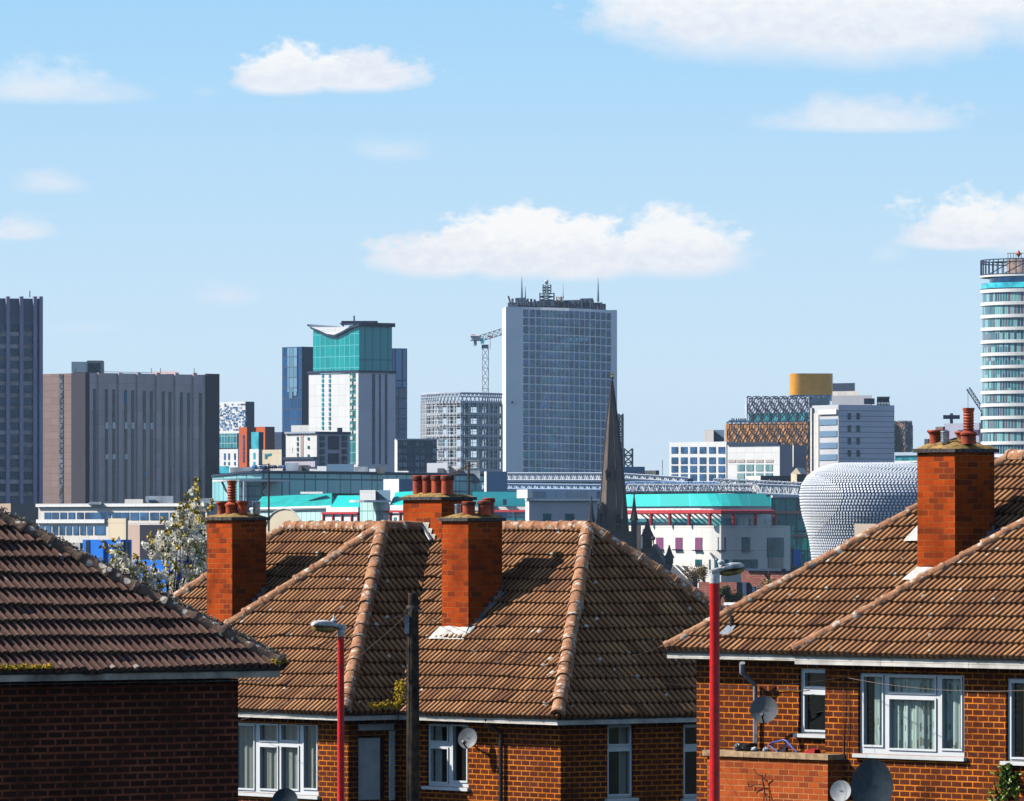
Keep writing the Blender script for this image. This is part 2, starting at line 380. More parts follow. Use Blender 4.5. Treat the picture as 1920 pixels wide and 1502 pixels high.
def window(root, face, hole, lights, cm, label=None, sill=True, mat=None, blind=None):
    """hole (u0,z0,u1,z1); lights = glazed rectangles; frame mesh with children pane, curtain, sill"""
    mb = MB(); u0, z0, u1, z1 = hole
    wall_holes(mb, face_off(face, -.045), u0, u1, z0, z1, lights, thick=.05)
    for (a, b, c, d) in lights:                # raised beading round each light
        for r in ((a-.03, b-.03, c+.03, b), (a-.03, d, c+.03, d+.03), (a-.03, b, a, d), (c, b, c+.03, d)):
            face.slab(mb, r, -.05, -.025)
    o = mb.build('window', mat or m_upvc, root)
    if label: o['label'] = label
    g = MB()
    for (a, b, c, d) in lights: g.quad(face.at(a, b, -.075), face.at(c, b, -.075), face.at(c, d, -.075), face.at(a, d, -.075))
    g.build('pane', m_glass, o)
    bx = MB()                                   # the dark room behind the glass
    w = [face.at(u0, z0, -.078), face.at(u1, z0, -.078), face.at(u1, z1, -.078), face.at(u0, z1, -.078)]; k = -face.n*1.6
    for i in range(4): bx.quad(w[i], w[(i+1) % 4], w[(i+1) % 4]+k, w[i]+k)
    bx.quad(*[q+k for q in w]); bx.build('room', m_room, o)
    if cm:
        c = MB(); segs = [(u0+.02, u1-.02)] if cm[1] is None else cm[1]
        for (a, b) in segs:
            n = max(6, int((b-a)/.022)); pts = []
            for i in range(n+1):
                u = a+(b-a)*i/n; f = -.125+.022*math.sin(u*38+math.sin(u*9)*1.7)+.008*math.sin(u*71)
                pts.append((u, f))
            for i in range(n):
                (ua, fa), (ub, fb) = pts[i], pts[i+1]
                c.quad(face.at(ua, z0+.03, fa), face.at(ub, z0+.03, fb), face.at(ub, z1-.03, fb), face.at(ua, z1-.03, fa))
        c.build('curtain', cm[0], o, smooth=True)
    if sill:
        s_ = MB(); face.slab(s_, (u0-.06, z0-.06, u1+.06, z0-.005), -.04, .07); s_.build('sill', m_white, o)
    return o
def face_off(f, off):
    return Face(tuple((f.a+f.n*off)[:2]), tuple((f.b+f.n*off)[:2]))

PROF = [(0, .0), (.05, .020), (.16, .036), (.34, .042), (.54, .040), (.70, .030), (.80, .008), (.90, -.002)]
def tile_sheet(root, mat, E, U, inw, ulen, pitch, run, clip, rng, gauge=.31, roll=.13, over=.05, name='tiled_slope', u0=0.):
    """E eave corner, U unit along eave, inw unit horizontal up-slope; clip = [(point, outward)] vertical planes"""
    E = V3(E); U = V3((*U, 0)); I = V3((*inw, 0)); W = (I+Vector((0, 0, pitch))).normalized(); N = U.cross(W)
    if N.z < 0: N = -N
    slope = run*math.sqrt(1+pitch*pitch); n = int(slope/gauge)+1; rolls = int(ulen/roll)+2
    bm = bmesh.new(); uvl = bm.loops.layers.uv.new('UVMap')
    for i in range(n):
        w0 = -over+i*gauge; w1 = w0+gauge+.012
        rows = [[], [], []]; meta = []
        for r in range(rolls):
            if r % 2 == 0:
                lift = rng.uniform(0, .008)+(.022 if rng.random() < .03 else 0); sh = rng.uniform(-.008, .008)-(.05 if rng.random() < .008 else 0)
            for (f, h) in PROF:
                u = u0+(r+f)*roll; q = h*rng.uniform(.94, 1.03)
                wl = w0+sh+.009*math.sin(u*1.7+i*1.3)+.006*math.sin(u*.6+i*.5); q += .010*math.sin(u*.85+w0*1.1+gauge*7)+.007*math.sin(u*2.3-w0*.7)
                st = .040+lift
                rows[0].append(bm.verts.new(E+U*u+W*wl+N*(-.005)))
                rows[1].append(bm.verts.new(E+U*u+W*wl+N*(st+q)))
                rows[2].append(bm.verts.new(E+U*u+W*w1+N*(.002+q)))
                meta.append((u, wl))
        for k in range(len(meta)-1):
            for a in (0, 1):
                f = bm.faces.new((rows[a][k], rows[a][k+1], rows[a+1][k+1], rows[a+1][k])); f.smooth = (a == 1)
                ww = (w0+.01, w0+.012) if a == 0 else (w0+.012, w0+gauge-.002)
                for lp, (uu, vv) in zip(f.loops, ((meta[k][0], ww[0]), (meta[k+1][0], ww[0]), (meta[k+1][0], ww[1]), (meta[k][0], ww[1]))): lp[uvl].uv = (uu+roll*400, vv+over+20*.31)
    # backing plane just under the tiles
    c = [E-U*.0, E+U*(ulen), E+U*ulen+W*slope, E+W*slope]
    f = bm.faces.new([bm.verts.new(p-N*.02) for p in c])
    for (p, o) in clip:
        bmesh.ops.bisect_plane(bm, geom=bm.verts[:]+bm.edges[:]+bm.faces[:], plane_co=(p[0], p[1], 0), plane_no=(o[0], o[1], 0), clear_outer=True)
    bmesh.ops.recalc_face_normals(bm, faces=[])
    for f in bm.faces:
        if f.normal.dot(N) < 0 and abs(f.normal.dot(N)) > .3: f.normal_flip()
    me = bpy.data.meshes.new(name); bm.to_mesh(me); bm.free(); me.materials.append(mat)
    return link(name, me, root)

def cap_tiles(root, A, B, mat, rng, r=.125, L=.36, name='hip_tiles', drop=.02, arc=205):
    A = V3(A); B = V3(B); d = (B-A); n = max(1, round(d.length/L)); d.normalize()
    side = d.cross(Vector((0, 0, 1))).normalized(); up = side.cross(d).normalized(); L = (B-A).length/n
    mb = MB(); S = 12
    for i in range(n):
        p = A+d*(L*i); jr = rng.uniform(.95, 1.05); j = side*rng.uniform(-.008, .008)+up*rng.uniform(-.006, .008); vs = []
        prof = [(-.02, r*.6), (-.02, r*1.10), (.035, r*1.12), (.05, r*1.01), (L*.5, r*.985), (L*.98, r*.93)]
        for (s_, rr) in prof:
            for k in range(S+1):
                t = R(90-arc/2+arc*k/S); rj = rr*jr*(1+.025*math.sin(k*2.3+i*5))
                vs.append(p+d*s_+side*math.cos(t)*rj+up*(math.sin(t)*rj-drop)+j)
        fs = [(a*(S+1)+k, a*(S+1)+k+1, (a+1)*(S+1)+k+1, (a+1)*(S+1)+k) for a in range(len(prof)-1) for k in range(S)]
        mb.add(vs, fs)
    return mb.build(name, mat, root, smooth=True)

def eaves(root, E, Fp, out, ends=(0, 0), fh=.115, mf=None, bracket=True):
    """gutter, fascia board and soffit along an eave from E to Fp (3-D points on the roof edge); out = outward unit"""
    E = V3(E); Fp = V3(Fp); d = (Fp-E); L = d.length; d.normalize(); o = V3((*out, 0))
    mb = MB(); S = 7; sec = []
    for k in range(S+1):
        t = math.pi*(1+k/S); sec.append((math.cos(t)*.036, math.sin(t)*.036))
    sec += [(.029, 0)]+[(math.cos(math.pi*(2-k/S))*.029, math.sin(math.pi*(2-k/S))*.029) for k in range(1, S)]+[(-.029, 0)]
    def ring(p, s_=1.): return [p+o*(.014+a*s_)+Vector((0, 0, -.012+b*s_)) for a, b in sec]
    A, B = ring(E-d*.03), ring(Fp+d*.03); n = len(sec)
    mb.add(A+B, [(k, (k+1) % n, n+(k+1) % n, n+k) for k in range(n)]+[tuple(range(n)), tuple(range(2*n-1, n-1, -1))])
    x = .25
    while x < L and bracket:
        a, b = ring(E+d*x, 1.16), ring(E+d*(x+.035), 1.16)
        mb.add(a+b, [(k, (k+1) % n, n+(k+1) % n, n+k) for k in range(n)]); x += .92
    mb.build('gutter', m_gutter, root, smooth=True)
    fb = MB(); x = 0; i = 0
    while x < L:                                 # fascia boards, butted with a thin gap
        l = min(1.9, L-x)
        fb.obox(E+d*(x+.003)+o*(-.030)+Vector((0, 0, -.018-fh)), d*(l-.006), o*(.026), (0, 0, fh)); x += l; i += 1
    fb.build('fascia', mf or m_fascia, root)

def chimney(root, c, e1, e2, w1, w2, z0, z1, rng, pots, label=None, flash=True, cap=.09, name='chimney'):
    """c = near corner (x,y); stack runs -w1 along e1 and +w2 along e2"""
    c = Vector((c[0], c[1])); e1 = Vector(e1); e2 = Vector(e2)
    def q(a, b, z): p = c+e1*a+e2*b; return Vector((p.x, p.y, z))
    mb = MB(); mb.obox(q(-w1, 0, z0), q(0, 0, z0)-q(-w1, 0, z0), q(0, w2, z0)-q(0, 0, z0), (0, 0, z1-z0))
    st = mb.build(name, m_chim, root)
    if label: st['label'] = label
    g = .055; cb = MB(); n1 = max(2, int(w1/.24)); n2 = max(2, int(w2/.24)); h = .055
    for i in range(n1): cb.obox(q(-w1-g+(w1+2*g)*i/n1+.004, -g, z1), q(0, 0, 0)-q(-(w1+2*g)/n1+.008, 0, 0), q(0, .2, 0)-q(0, 0, 0), (0, 0, h+rng.uniform(-.004, .004)))
    for i in range(n2): cb.obox(q(g-.2, -g+.2+(w2+2*g-.2)*i/n2+.004, z1), q(.2, 0, 0)-q(0, 0, 0), q(0, (w2+2*g-.2)/n2-.008, 0)-q(0, 0, 0), (0, 0, h))
    cb.obox(q(-w1-g, -g+.2, z1), q(w1+2*g-.2, 0, 0)-q(0, 0, 0), q(0, w2+2*g-.2, 0)-q(0, 0, 0), (0, 0, h-.006))
    cb.build('cap_course', m_slate, st)
    fl = MB(); n = 12                             # cement flaunching, a lumpy low mound
    vs = []
    for i in range(n+1):
        for j in range(n+1):
            a = -w1-g*.6+(w1+g*1.2)*i/n; b = -g*.6+(w2+g*1.2)*j/n
            e = min(i, n-i, j, n-j)/(n/2); vs.append(q(a, b, z1+h-.004+cap*1.3*(e**.7)+(.016*rng.uniform(-1, 1) if e > 0 else 0)))
    fl.add(vs, [(i*(n+1)+j, (i+1)*(n+1)+j, (i+1)*(n+1)+j+1, i*(n+1)+j+1) for i in range(n) for j in range(n)])
    fl.build('flaunching', m_flaunch, st, smooth=True)
    for (a, b, kind, hh, rr) in pots:
        p = q(-w1*a, w2*b, z1+h+cap*.55); pm = MB()
        if kind == 'roll':                         # short round pot with a heavy sooted rim
            pm.lathe(p, [(rr, 0), (rr*.97, hh*.72), (rr*1.12, hh*.76), (rr*1.16, hh*.86), (rr*1.1, hh*.97), (rr*.98, hh), (rr*.8, hh), (rr*.78, hh*.7)], 20)
            pm.m = [1 if f >= 20*2 and f < 20*4 else 0 for f in range(len(pm.f))]
            pm.build('chimney_pot', [m_pot, m_potdark], st, smooth=True)
        elif kind == 'flare':
            pm.lathe(p, [(rr*.95, 0), (rr*.92, hh*.62), (rr*1.0, hh*.72), (rr*1.2, hh*.84), (rr*1.25, hh*.9), (rr*1.2, hh), (rr, hh), (rr*.9, hh*.7)], 20)
            pm.build('chimney_pot', m_potdark if rng.random() < .4 else m_pot, st, smooth=True)
        elif kind == 'tall':                       # slim louvred clay cowl on a fat base
            pr = [(rr*1.5, 0), (rr*1.45, hh*.22), (rr*1.7, hh*.26), (rr*1.7, hh*.3), (rr*1.05, hh*.36)]
            for k in range(7):
                y = .38+.56*k/7; pr += [(rr*.92, hh*y), (rr*1.1, hh*(y+.03)), (rr*1.06, hh*(y+.055))]
            pr += [(rr*1.18, hh*.95), (rr*1.18, hh), (rr*.8, hh), (rr*.75, hh*.8)]
            pm.lathe(p, pr, 20); pm.build('chimney_pot', m_pot, st, smooth=True)
        else:                                      # ribbed steel gas cowl
            pr = [(rr*.8, 0)]
            for k in range(6): y = .1+.13*k; pr += [(rr*.86, hh*y), (rr, hh*(y+.03)), (rr, hh*(y+.08)), (rr*.86, hh*(y+.11))]
            pr += [(rr*1.05, hh*.93), (rr*1.0, hh), (rr*.3, hh*1.03)]
            pm.lathe(p, pr, 20); pm.build('steel_cowl', m_steel, st, smooth=True)
    return st

# ---------------------------------------------------------------- middle house: T-shaped hipped roof
rng = random.Random(3)
ang = R(51.6); e1 = (math.cos(ang), -math.sin(ang)); e2 = (math.sin(ang), math.cos(ang))
E1 = Vector(e1); E2 = Vector(e2)
RR, OV, RISE = 3.5, .35, 3.15; PI_ = RISE/RR
P1 = Vector((1.332, 121.0)); ZR = CZ-.02; ZE = ZR-RISE
def mh(s, t, z): p = P1+E1*s+E2*t; return Vector((p.x, p.y, z))
SV, SQ, K = -4.38, -8.81, 1.17
house = thing('brick_house', 'brick house with T-shaped orange-brown roof and three chimneys, between the red lamp posts', 'house', mh(SV, 0, ground(120)))
def n2(v): return (v.x, v.y)
hipR = (E1+E2).normalized(); hipL = (E1-E2).normalized()
# right part of the main sunlit slope: between valley, ridge and near hip
perp = lambda v: Vector((-v.y, v.x))
def plane(p, dirv, inside):                     # vertical clipping plane through p along dirv, keeping the side of 'inside'
    o = perp(dirv).normalized()
    if o.dot(Vector((inside.x, inside.y))-Vector((p.x, p.y))) > 0: o = -o
    return (p, o)
hd = E1-E2                                      # plan direction of hips/valley running to the camera
kw = dict(pitch=PI_, run=RR, rng=rng)
ins = mh(-1.5, -2.5, 0)
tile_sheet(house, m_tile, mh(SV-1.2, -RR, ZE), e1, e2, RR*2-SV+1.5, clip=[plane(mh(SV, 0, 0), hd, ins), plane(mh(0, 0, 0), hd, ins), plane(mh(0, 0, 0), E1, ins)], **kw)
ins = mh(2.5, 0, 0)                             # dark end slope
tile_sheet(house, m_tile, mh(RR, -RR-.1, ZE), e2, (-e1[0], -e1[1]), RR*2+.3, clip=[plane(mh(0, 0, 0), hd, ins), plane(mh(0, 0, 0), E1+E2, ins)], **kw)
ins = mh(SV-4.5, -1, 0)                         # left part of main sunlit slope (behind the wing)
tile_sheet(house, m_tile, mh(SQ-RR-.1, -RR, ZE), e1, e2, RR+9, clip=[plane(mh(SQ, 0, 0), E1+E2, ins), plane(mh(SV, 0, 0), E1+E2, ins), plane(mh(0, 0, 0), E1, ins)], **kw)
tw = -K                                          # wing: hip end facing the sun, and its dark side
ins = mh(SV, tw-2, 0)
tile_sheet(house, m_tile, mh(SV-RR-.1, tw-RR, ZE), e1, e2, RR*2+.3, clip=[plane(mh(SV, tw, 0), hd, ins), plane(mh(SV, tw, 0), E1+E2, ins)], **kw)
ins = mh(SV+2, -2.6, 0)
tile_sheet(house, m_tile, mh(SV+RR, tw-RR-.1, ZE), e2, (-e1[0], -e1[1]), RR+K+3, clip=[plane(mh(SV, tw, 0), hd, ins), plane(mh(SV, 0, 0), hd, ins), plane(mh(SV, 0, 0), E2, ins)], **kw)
bk = MB()                                        # plain back slopes, out of the camera's sight
q1, q2 = mh(0, 0, ZR-.02), mh(SQ, 0, ZR-.02); c1, c2 = mh(RR, RR, ZE), mh(SQ-RR, RR, ZE)
bk.poly([q1, c1, c2, q2]); bk.poly([q2, c2, mh(SQ-RR, -RR, ZE)])
bk.poly([mh(SV, 0, ZR-.02), mh(SV-RR, -RR, ZE), mh(SV-RR, tw-RR, ZE), mh(SV, tw, ZR-.02)])
bk.build('back_slope', m_tile, house)
u_ = .05
for A, B in ((mh(RR, -RR, ZE+u_), mh(0, 0, ZR+u_)), (mh(RR, RR, ZE+u_), mh(0, 0, ZR+u_)), (mh(SV+RR, tw-RR, ZE+u_), mh(SV, tw, ZR+u_)),
             (mh(SV-RR, tw-RR, ZE+u_), mh(SV, tw, ZR+u_)), (mh(SQ-RR, -RR, ZE+u_), mh(SQ, 0, ZR+u_))):
    cap_tiles(house, A, B, m_ridge, rng)
for A, B in ((mh(SV+.3, 0, ZR+u_), mh(0, 0, ZR+u_)), (mh(SQ, 0, ZR+u_), mh(SV-.9, 0, ZR+u_)), (mh(SV, tw, ZR+u_), mh(SV, -.3, ZR+u_))):
    cap_tiles(house, A, B, m_ridge, rng, r=.115, name='ridge_tiles')
vl = MB()                                        # dark lead valley between wing and main slope
a, b = mh(SV+RR, -RR, ZE+.045), mh(SV, 0, ZR+.045); sd = (E1+E2).normalized()*.08; sd = Vector((sd.x, sd.y, .0))
vl.quad(a-sd, a+sd, b+sd, b-sd); vl.build('valley', m_gutter, house)
z0 = ground(118)-.5; ztop = ZE-.09
# walls
fA = Face(n2(mh(SV-RR+OV, tw-RR+OV, 0)), n2(mh(SV+RR-OV, tw-RR+OV, 0)))          # wing, sunlit
fB = Face(n2(mh(SV+RR-OV, tw-RR+OV, 0)), n2(mh(SV+RR-OV, -RR+OV, 0)))            # wing return, dark
fC = Face(n2(mh(SV+RR-OV, -RR+OV, 0)), n2(mh(RR-OV, -RR+OV, 0)))                 # main, sunlit
fD = Face(n2(mh(RR-OV, -RR+OV, 0)), n2(mh(RR-OV, RR-OV, 0)))                     # end, dark
hA = fA.rect(430, 1357, 597, 1488); hB = fB.rect(672, 1379, 728, 1500); hC = fC.rect(800, 1358, 878, 1475)
hD1 = fD.rect(1139, 1358, 1188, 1496); hD2 = fD.rect(1281, 1358, 1331, 1496)
for f, hs in ((fA, [hA]), (fB, [hB]), (fC, [hC]), (fD, [hD1, hD2])):
    mb = MB(); wall_holes(mb, f, 0, f.L, z0, ztop, hs); mb.build('wall', m_brick, house)
mb = MB()
for (a, b, c, d) in ((SV-RR+OV, tw-RR+OV, SV-RR+OV, -RR+OV), (SV-RR+OV, -RR+OV, SQ-RR+OV, -RR+OV), (SQ-RR+OV, -RR+OV, SQ-RR+OV, RR-OV), (SQ-RR+OV, RR-OV, RR-OV, RR-OV)):
    mb.quad(mh(a, b, z0), mh(c, d, z0), mh(c, d, ztop), mh(a, b, ztop))
mb.build('rear_wall', m_brick, house)
def rr_(f, *a): return f.rect(*a)
window(house, fA, hA, [rr_(fA, 438, 1361, 473, 1478), rr_(fA, 485, 1360, 517, 1388), rr_(fA, 525, 1360, 556, 1388), rr_(fA, 485, 1401, 517, 1479), rr_(fA, 525, 1401, 556, 1479), rr_(fA, 567, 1361, 591, 1478)], (m_curt, None))
window(house, fC, hC, [rr_(fC, 805, 1362, 836, 1389), rr_(fC, 805, 1404, 836, 1466), rr_(fC, 847, 1362, 872, 1464)], (m_curt, [rr_(fC, 805, 1362, 820, 1389)[0:3:2]]))
window(house, fD, hD1, [rr_(fD, 1143, 1364, 1182, 1395), rr_(fD, 1143, 1409, 1183, 1489)], (m_curt, [rr_(fD, 1168, 1400, 1186, 1489)[0:3:2]]))
window(house, fD, hD2, [rr_(fD, 1286, 1364, 1326, 1395), rr_(fD, 1286, 1409, 1327, 1489)], None)
db = MB(); fB.slab(db, hB, -.2, -.12)
dr = db.build('door', M('dark_door_frame', (.03, .022, .02), .6), house); db = MB(); fB.slab(db, rr_(fB, 674, 1384, 719, 1500), -.12, -.1); db.build('door_panel', M('pale_door_panel', (.85, .84, .84), .6, .1), dr)
db = MB(); fB.slab(db, rr_(fB, 729, 1370, 737, 1500), .0, .05); fB.slab(db, rr_(fB, 672, 1357, 737, 1369), .0, .03); db.build('door_surround', m_white, house)
# eaves all round the visible sides
eaves(house, mh(SV-RR, tw-RR, ZE), mh(SV+RR, tw-RR, ZE), (-e2[0], -e2[1])); eaves(house, mh(SV+RR, tw-RR, ZE), mh(SV+RR, -RR, ZE), e1)
eaves(house, mh(SV+RR, -RR, ZE), mh(RR, -RR, ZE), (-e2[0], -e2[1])); eaves(house, mh(RR, -RR, ZE), mh(RR, RR, ZE), e1)
sf = MB()
for (a, b, c, d) in ((SV-RR, tw-RR, SV+RR, tw-RR+OV), (SV+RR-OV, tw-RR+OV, SV+RR, -RR+OV), (SV+RR, -RR, RR, -RR+OV), (RR-OV, -RR+OV, RR, RR)):
    sf.quad(mh(a, b, ZE-.10), mh(c, b, ZE-.10), mh(c, d, ZE-.10), mh(a, d, ZE-.10))
sf.build('soffit', m_fascia, house)
# rainwater pipe
pp = fC.pt(912, 1347, .33); p2_ = fC.pt(914, 1358, .3); p3 = fC.pt(939, 1373, .06); p4 = fC.pt(939, 1385, .06)
dn = MB(); dn.tube([pp, p2_, p3, p4, Vector((p4.x, p4.y, z0+.3))], .036, 10); dn.build('downpipe', m_gutter, house, smooth=True)
# chimneys
zs = lambda t: ZE+(t+RR)*PI_
def mhp(s, t): p = mh(s, t, 0); return (p.x, p.y)
chimney(house, mhp(-.805, -2.03), e1, e2, .75, .75, zs(-2.1), CZ+.12, rng, [(.78, .3, 'steel', .19, .055), (.3, .25, 'roll', .24, .11), (.1, .55, 'roll', .25, .11), (.25, .8, 'roll', .3, .1)], 'front chimney with a steel cowl and stubby pots')
chimney(house, mhp(-3.79, -.3), e1, e2, 1.13, .71, ZR-1.9, CZ+.50, rng, [(.84, .3, 'roll', .34, .105), (.60, .3, 'roll', .34, .095), (.35, .3, 'roll', .34, .11), (.09, .3, 'roll', .34, .11)], 'ridge chimney with four round clay pots')
chimney(house, mhp(-7.76, -2.03), e1, e2, .78, .77, zs(-2.1), CZ+.14, rng, [(.72, .25, 'flare', .24, .1), (.42, .3, 'tall', .62, .075), (.2, .45, 'flare', .25, .09), (.12, .8, 'steel', .24, .075)], 'left chimney with a tall louvred clay pot')
def flashing(root, c, w1, w2, t0, zf, mat=m_mortarw, stm=m_lead, k1=1.0):
    """apron in front of a stack and stepped lead up its shaded side; c=(s,t) near corner, zf(t) roof height"""
    ap = MB(); n = 9; lo = []; hi = []
    for i in range(n+1):
        s = c[0]-w1-.1+(w1+.2)*i/n
        lo.append(mh_cur(s, c[1]-.17-rng.uniform(0, .07), zf(c[1]-.2)+.10)); hi.append(mh_cur(min(max(s, c[0]-w1-.02), c[0]+.02), c[1]-.018, zf(c[1])+.13+rng.uniform(-.015, .02)))
    for i in range(n): ap.quad(lo[i], lo[i+1], hi[i+1], hi[i])
    ap.quad(lo[n], mh_cur(c[0]+.1, c[1], zf(c[1])+.10), mh_cur(c[0]+.015, c[1], zf(c[1])+.13), hi[n])
    ap.build('flashing', mat, root)
    sp = MB(); t = c[1]; st = .105
    while t < c[1]+w2:
        a = min(t+st*1.25, c[1]+w2)
        sp.quad(mh_cur(c[0]+.012, t, zf(t)-.02), mh_cur(c[0]+.012, a, zf(a)-.02), mh_cur(c[0]+.012, a-.01, zf(t)+.19), mh_cur(c[0]+.012, t+.03, zf(t)+.19)); t += st
    sp.quad(mh_cur(c[0]+.014, c[1]-.05, zf(c[1])+.05), mh_cur(c[0]+.13, c[1]-.1, zf(c[1]-.1)+.09), mh_cur(c[0]+.13, c[1]+w2, zf(c[1]+w2)+.09), mh_cur(c[0]+.014, c[1]+w2, zf(c[1]+w2)+.05))
    sp.build('side_flashing', stm, root)
mh_cur = mh
flashing(house, (-.805, -2.03), .75, .75, 0, zs); flashing(house, (-7.76, -2.03), .78, .77, 0, zs)
sp = MB()                                         # white stepped flashing where the wing's dark slope meets the ridge chimney
for i in range(6):
    s = SV+.08+i*.095; zz = ZR+.16-i*.105
    sp.poly([mh(s-.05, -.318-.003*i, zz-.2), mh(min(s+.12, -3.8), -.318-.003*i, zz-.2), mh(min(s+.17, -3.8), -.318-.003*i, zz-.04), mh(s-.1, -.318-.003*i, zz-.04)])
sp.build('stepped_flashing', m_mortarw, house)
sp = MB(); sp.tube([mh(SV+.08, -.34, ZR+.04), mh(SV+.42, -.42, ZR-.2)], .028, 8); sp.build('lead_roll', m_steel, house)

# ---------------------------------------------------------------- right house
rng = random.Random(11)
ar = R(50.); g1 = (math.cos(ar), -math.sin(ar)); g2 = (math.sin(ar), math.cos(ar)); G1 = Vector(g1); G2 = Vector(g2)
RH, OH = 3.78, .33; ZE2 = CZ-1.894; ZR2 = CZ+1.058; PH = (ZR2-ZE2)/RH
C0 = Vector((xat(1250, 108), 108.0))
def rh(s, t, z): p = C0+G1*s+G2*(t+RH); return Vector((p.x, p.y, z))
SWG, KW, RW, LEN = 3.5, .5, 3.6, 16.
hr = thing('brick_house', 'brick house with orange roof and spotted curtains, right of the tall red lamp post', 'house', rh(6, 0, ground(105)))
kw = dict(pitch=PH, run=RH, rng=rng)
ins = rh(SWG+RW, -1.5, 0)
ins = rh(RH, -1.2, 0)
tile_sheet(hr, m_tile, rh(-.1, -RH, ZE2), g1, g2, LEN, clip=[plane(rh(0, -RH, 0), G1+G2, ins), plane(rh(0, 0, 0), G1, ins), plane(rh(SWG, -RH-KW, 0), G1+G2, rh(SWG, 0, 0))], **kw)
insw = rh(SWG+RW, -RH, 0)
kw['run'] = RW
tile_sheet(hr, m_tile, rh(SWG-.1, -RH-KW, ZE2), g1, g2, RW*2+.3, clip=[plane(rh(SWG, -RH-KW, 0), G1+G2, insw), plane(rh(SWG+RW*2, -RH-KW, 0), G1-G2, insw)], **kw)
bk = MB(); z_ = ZR2-.02; zw = ZE2+RW*PH-.02
bk.poly([rh(RH, 0, z_), rh(LEN, 0, z_), rh(LEN, RH, ZE2), rh(0, RH, ZE2)]); bk.poly([rh(0, -RH, ZE2), rh(RH, 0, z_), rh(0, RH, ZE2)])
bk.poly([rh(SWG, -RH-KW, ZE2), rh(SWG+RW, -RH-KW+RW, zw), rh(SWG+RW, -.35, zw), rh(SWG, -RH, ZE2)])
bk.poly([rh(SWG+2*RW, -RH-KW, ZE2), rh(SWG+RW, -RH-KW+RW, zw), rh(SWG+RW, -.35, zw), rh(SWG+2*RW, -RH, ZE2)])
bk.poly([rh(LEN, RH, ZE2), rh(LEN, 0, z_), rh(LEN, -RH, ZE2)])
bk.build('back_slope', m_tile, hr)
for A, B in ((rh(0, -RH, ZE2+u_), rh(RH, 0, ZR2+u_)), (rh(SWG, -RH-KW, ZE2+u_), rh(SWG+RW, -RH-KW+RW, ZE2+RW*PH+u_))): cap_tiles(hr, A, B, m_ridge, rng, r=.10)
cap_tiles(hr, rh(RH, 0, ZR2+u_), rh(LEN, 0, ZR2+u_), m_ridge, rng, name='ridge_tiles')
z0 = ground(100)-.5; ztop = ZE2-.10
fE = Face(n2(rh(OH, -RH+OH, 0)), n2(rh(SWG+OH, -RH+OH, 0)))
fW = Face(n2(rh(SWG+OH, -RH-KW+OH, 0)), n2(rh(LEN, -RH-KW+OH, 0)))
hE = fE.rect(1498, 1254, 1572, 1376); hW1 = fW.rect(1609, 1264, 1808, 1416); hW2 = fW.rect(1886, 1274, 2080, 1430)
for f, hs in ((fE, [hE]), (fW, [hW1, hW2])):
    mb = MB(); wall_holes(mb, f, 0, f.L, z0, ztop, hs); mb.build('wall', m_brick, hr)
mb = MB()
for (a, b, c, d) in ((SWG+OH, -RH+OH, SWG+OH, -RH-KW+OH), (OH, -RH+OH, OH, RH-OH), (OH, RH-OH, LEN, RH-OH), (LEN, -RH-KW+OH, LEN, RH-OH)):
    mb.quad(rh(a, b, z0), rh(c, d, z0), rh(c, d, ztop), rh(a, b, ztop))
mb.build('rear_wall', m_brick, hr)
window(hr, fE, hE, [rr_(fE, 1507, 1262, 1564, 1287), rr_(fE, 1506, 1303, 1564, 1369)], None)
window(hr, fW, hW1, [rr_(fW, 1617, 1269, 1651, 1397), rr_(fW, 1665, 1271, 1750, 1298), rr_(fW, 1665, 1312, 1750, 1404), rr_(fW, 1764, 1273, 1799, 1404)], (m_curtd, [(rr_(fW, 1628, 1300, 1652, 1310)[0], rr_(fW, 1640, 1300, 1806, 1310)[2])]), 'wide window with spotted curtains')
window(hr, fW, hW2, [rr_(fW, 1894, 1281, 1925, 1420), rr_(fW, 1937, 1281, 2030, 1310), rr_(fW, 1937, 1322, 2030, 1420)], (m_curt, [rr_(fW, 1910, 1300, 1930, 1310)[0:3:2]]))
eaves(hr, rh(0, -RH, ZE2), rh(SWG, -RH, ZE2), (-g2[0], -g2[1])); eaves(hr, rh(SWG, -RH-KW, ZE2), rh(LEN, -RH-KW, ZE2), (-g2[0], -g2[1]), fh=.15)
sf = MB()
for (a, b, c, d) in ((0, -RH, SWG+OH, -RH+OH), (SWG, -RH-KW, LEN, -RH-KW+OH)):
    sf.quad(rh(a, b, ZE2-.11), rh(c, b, ZE2-.11), rh(c, d, ZE2-.11), rh(a, d, ZE2-.11))
sf.build('soffit', m_fascia, hr)
zs2 = lambda t: ZE2+(t+RH)*PH
def rhp(s, t): p = rh(s, t, 0); return (p.x, p.y)
mh_cur = rh
chimney(hr, rhp(4.93, -2.29), g1, g2, .83, .83, zs2(-2.4), CZ+1.15, rng, [(.78, .3, 'flare', .22, .13), (.42, .15, 'steel', .2, .07), (.5, .7, 'flare', .2, .115), (.08, .42, 'tall', .55, .078)], 'big square chimney with a tall louvred clay pot', cap=.13)
flashing(hr, (4.93, -2.29), .83, .83, 0, zs2)
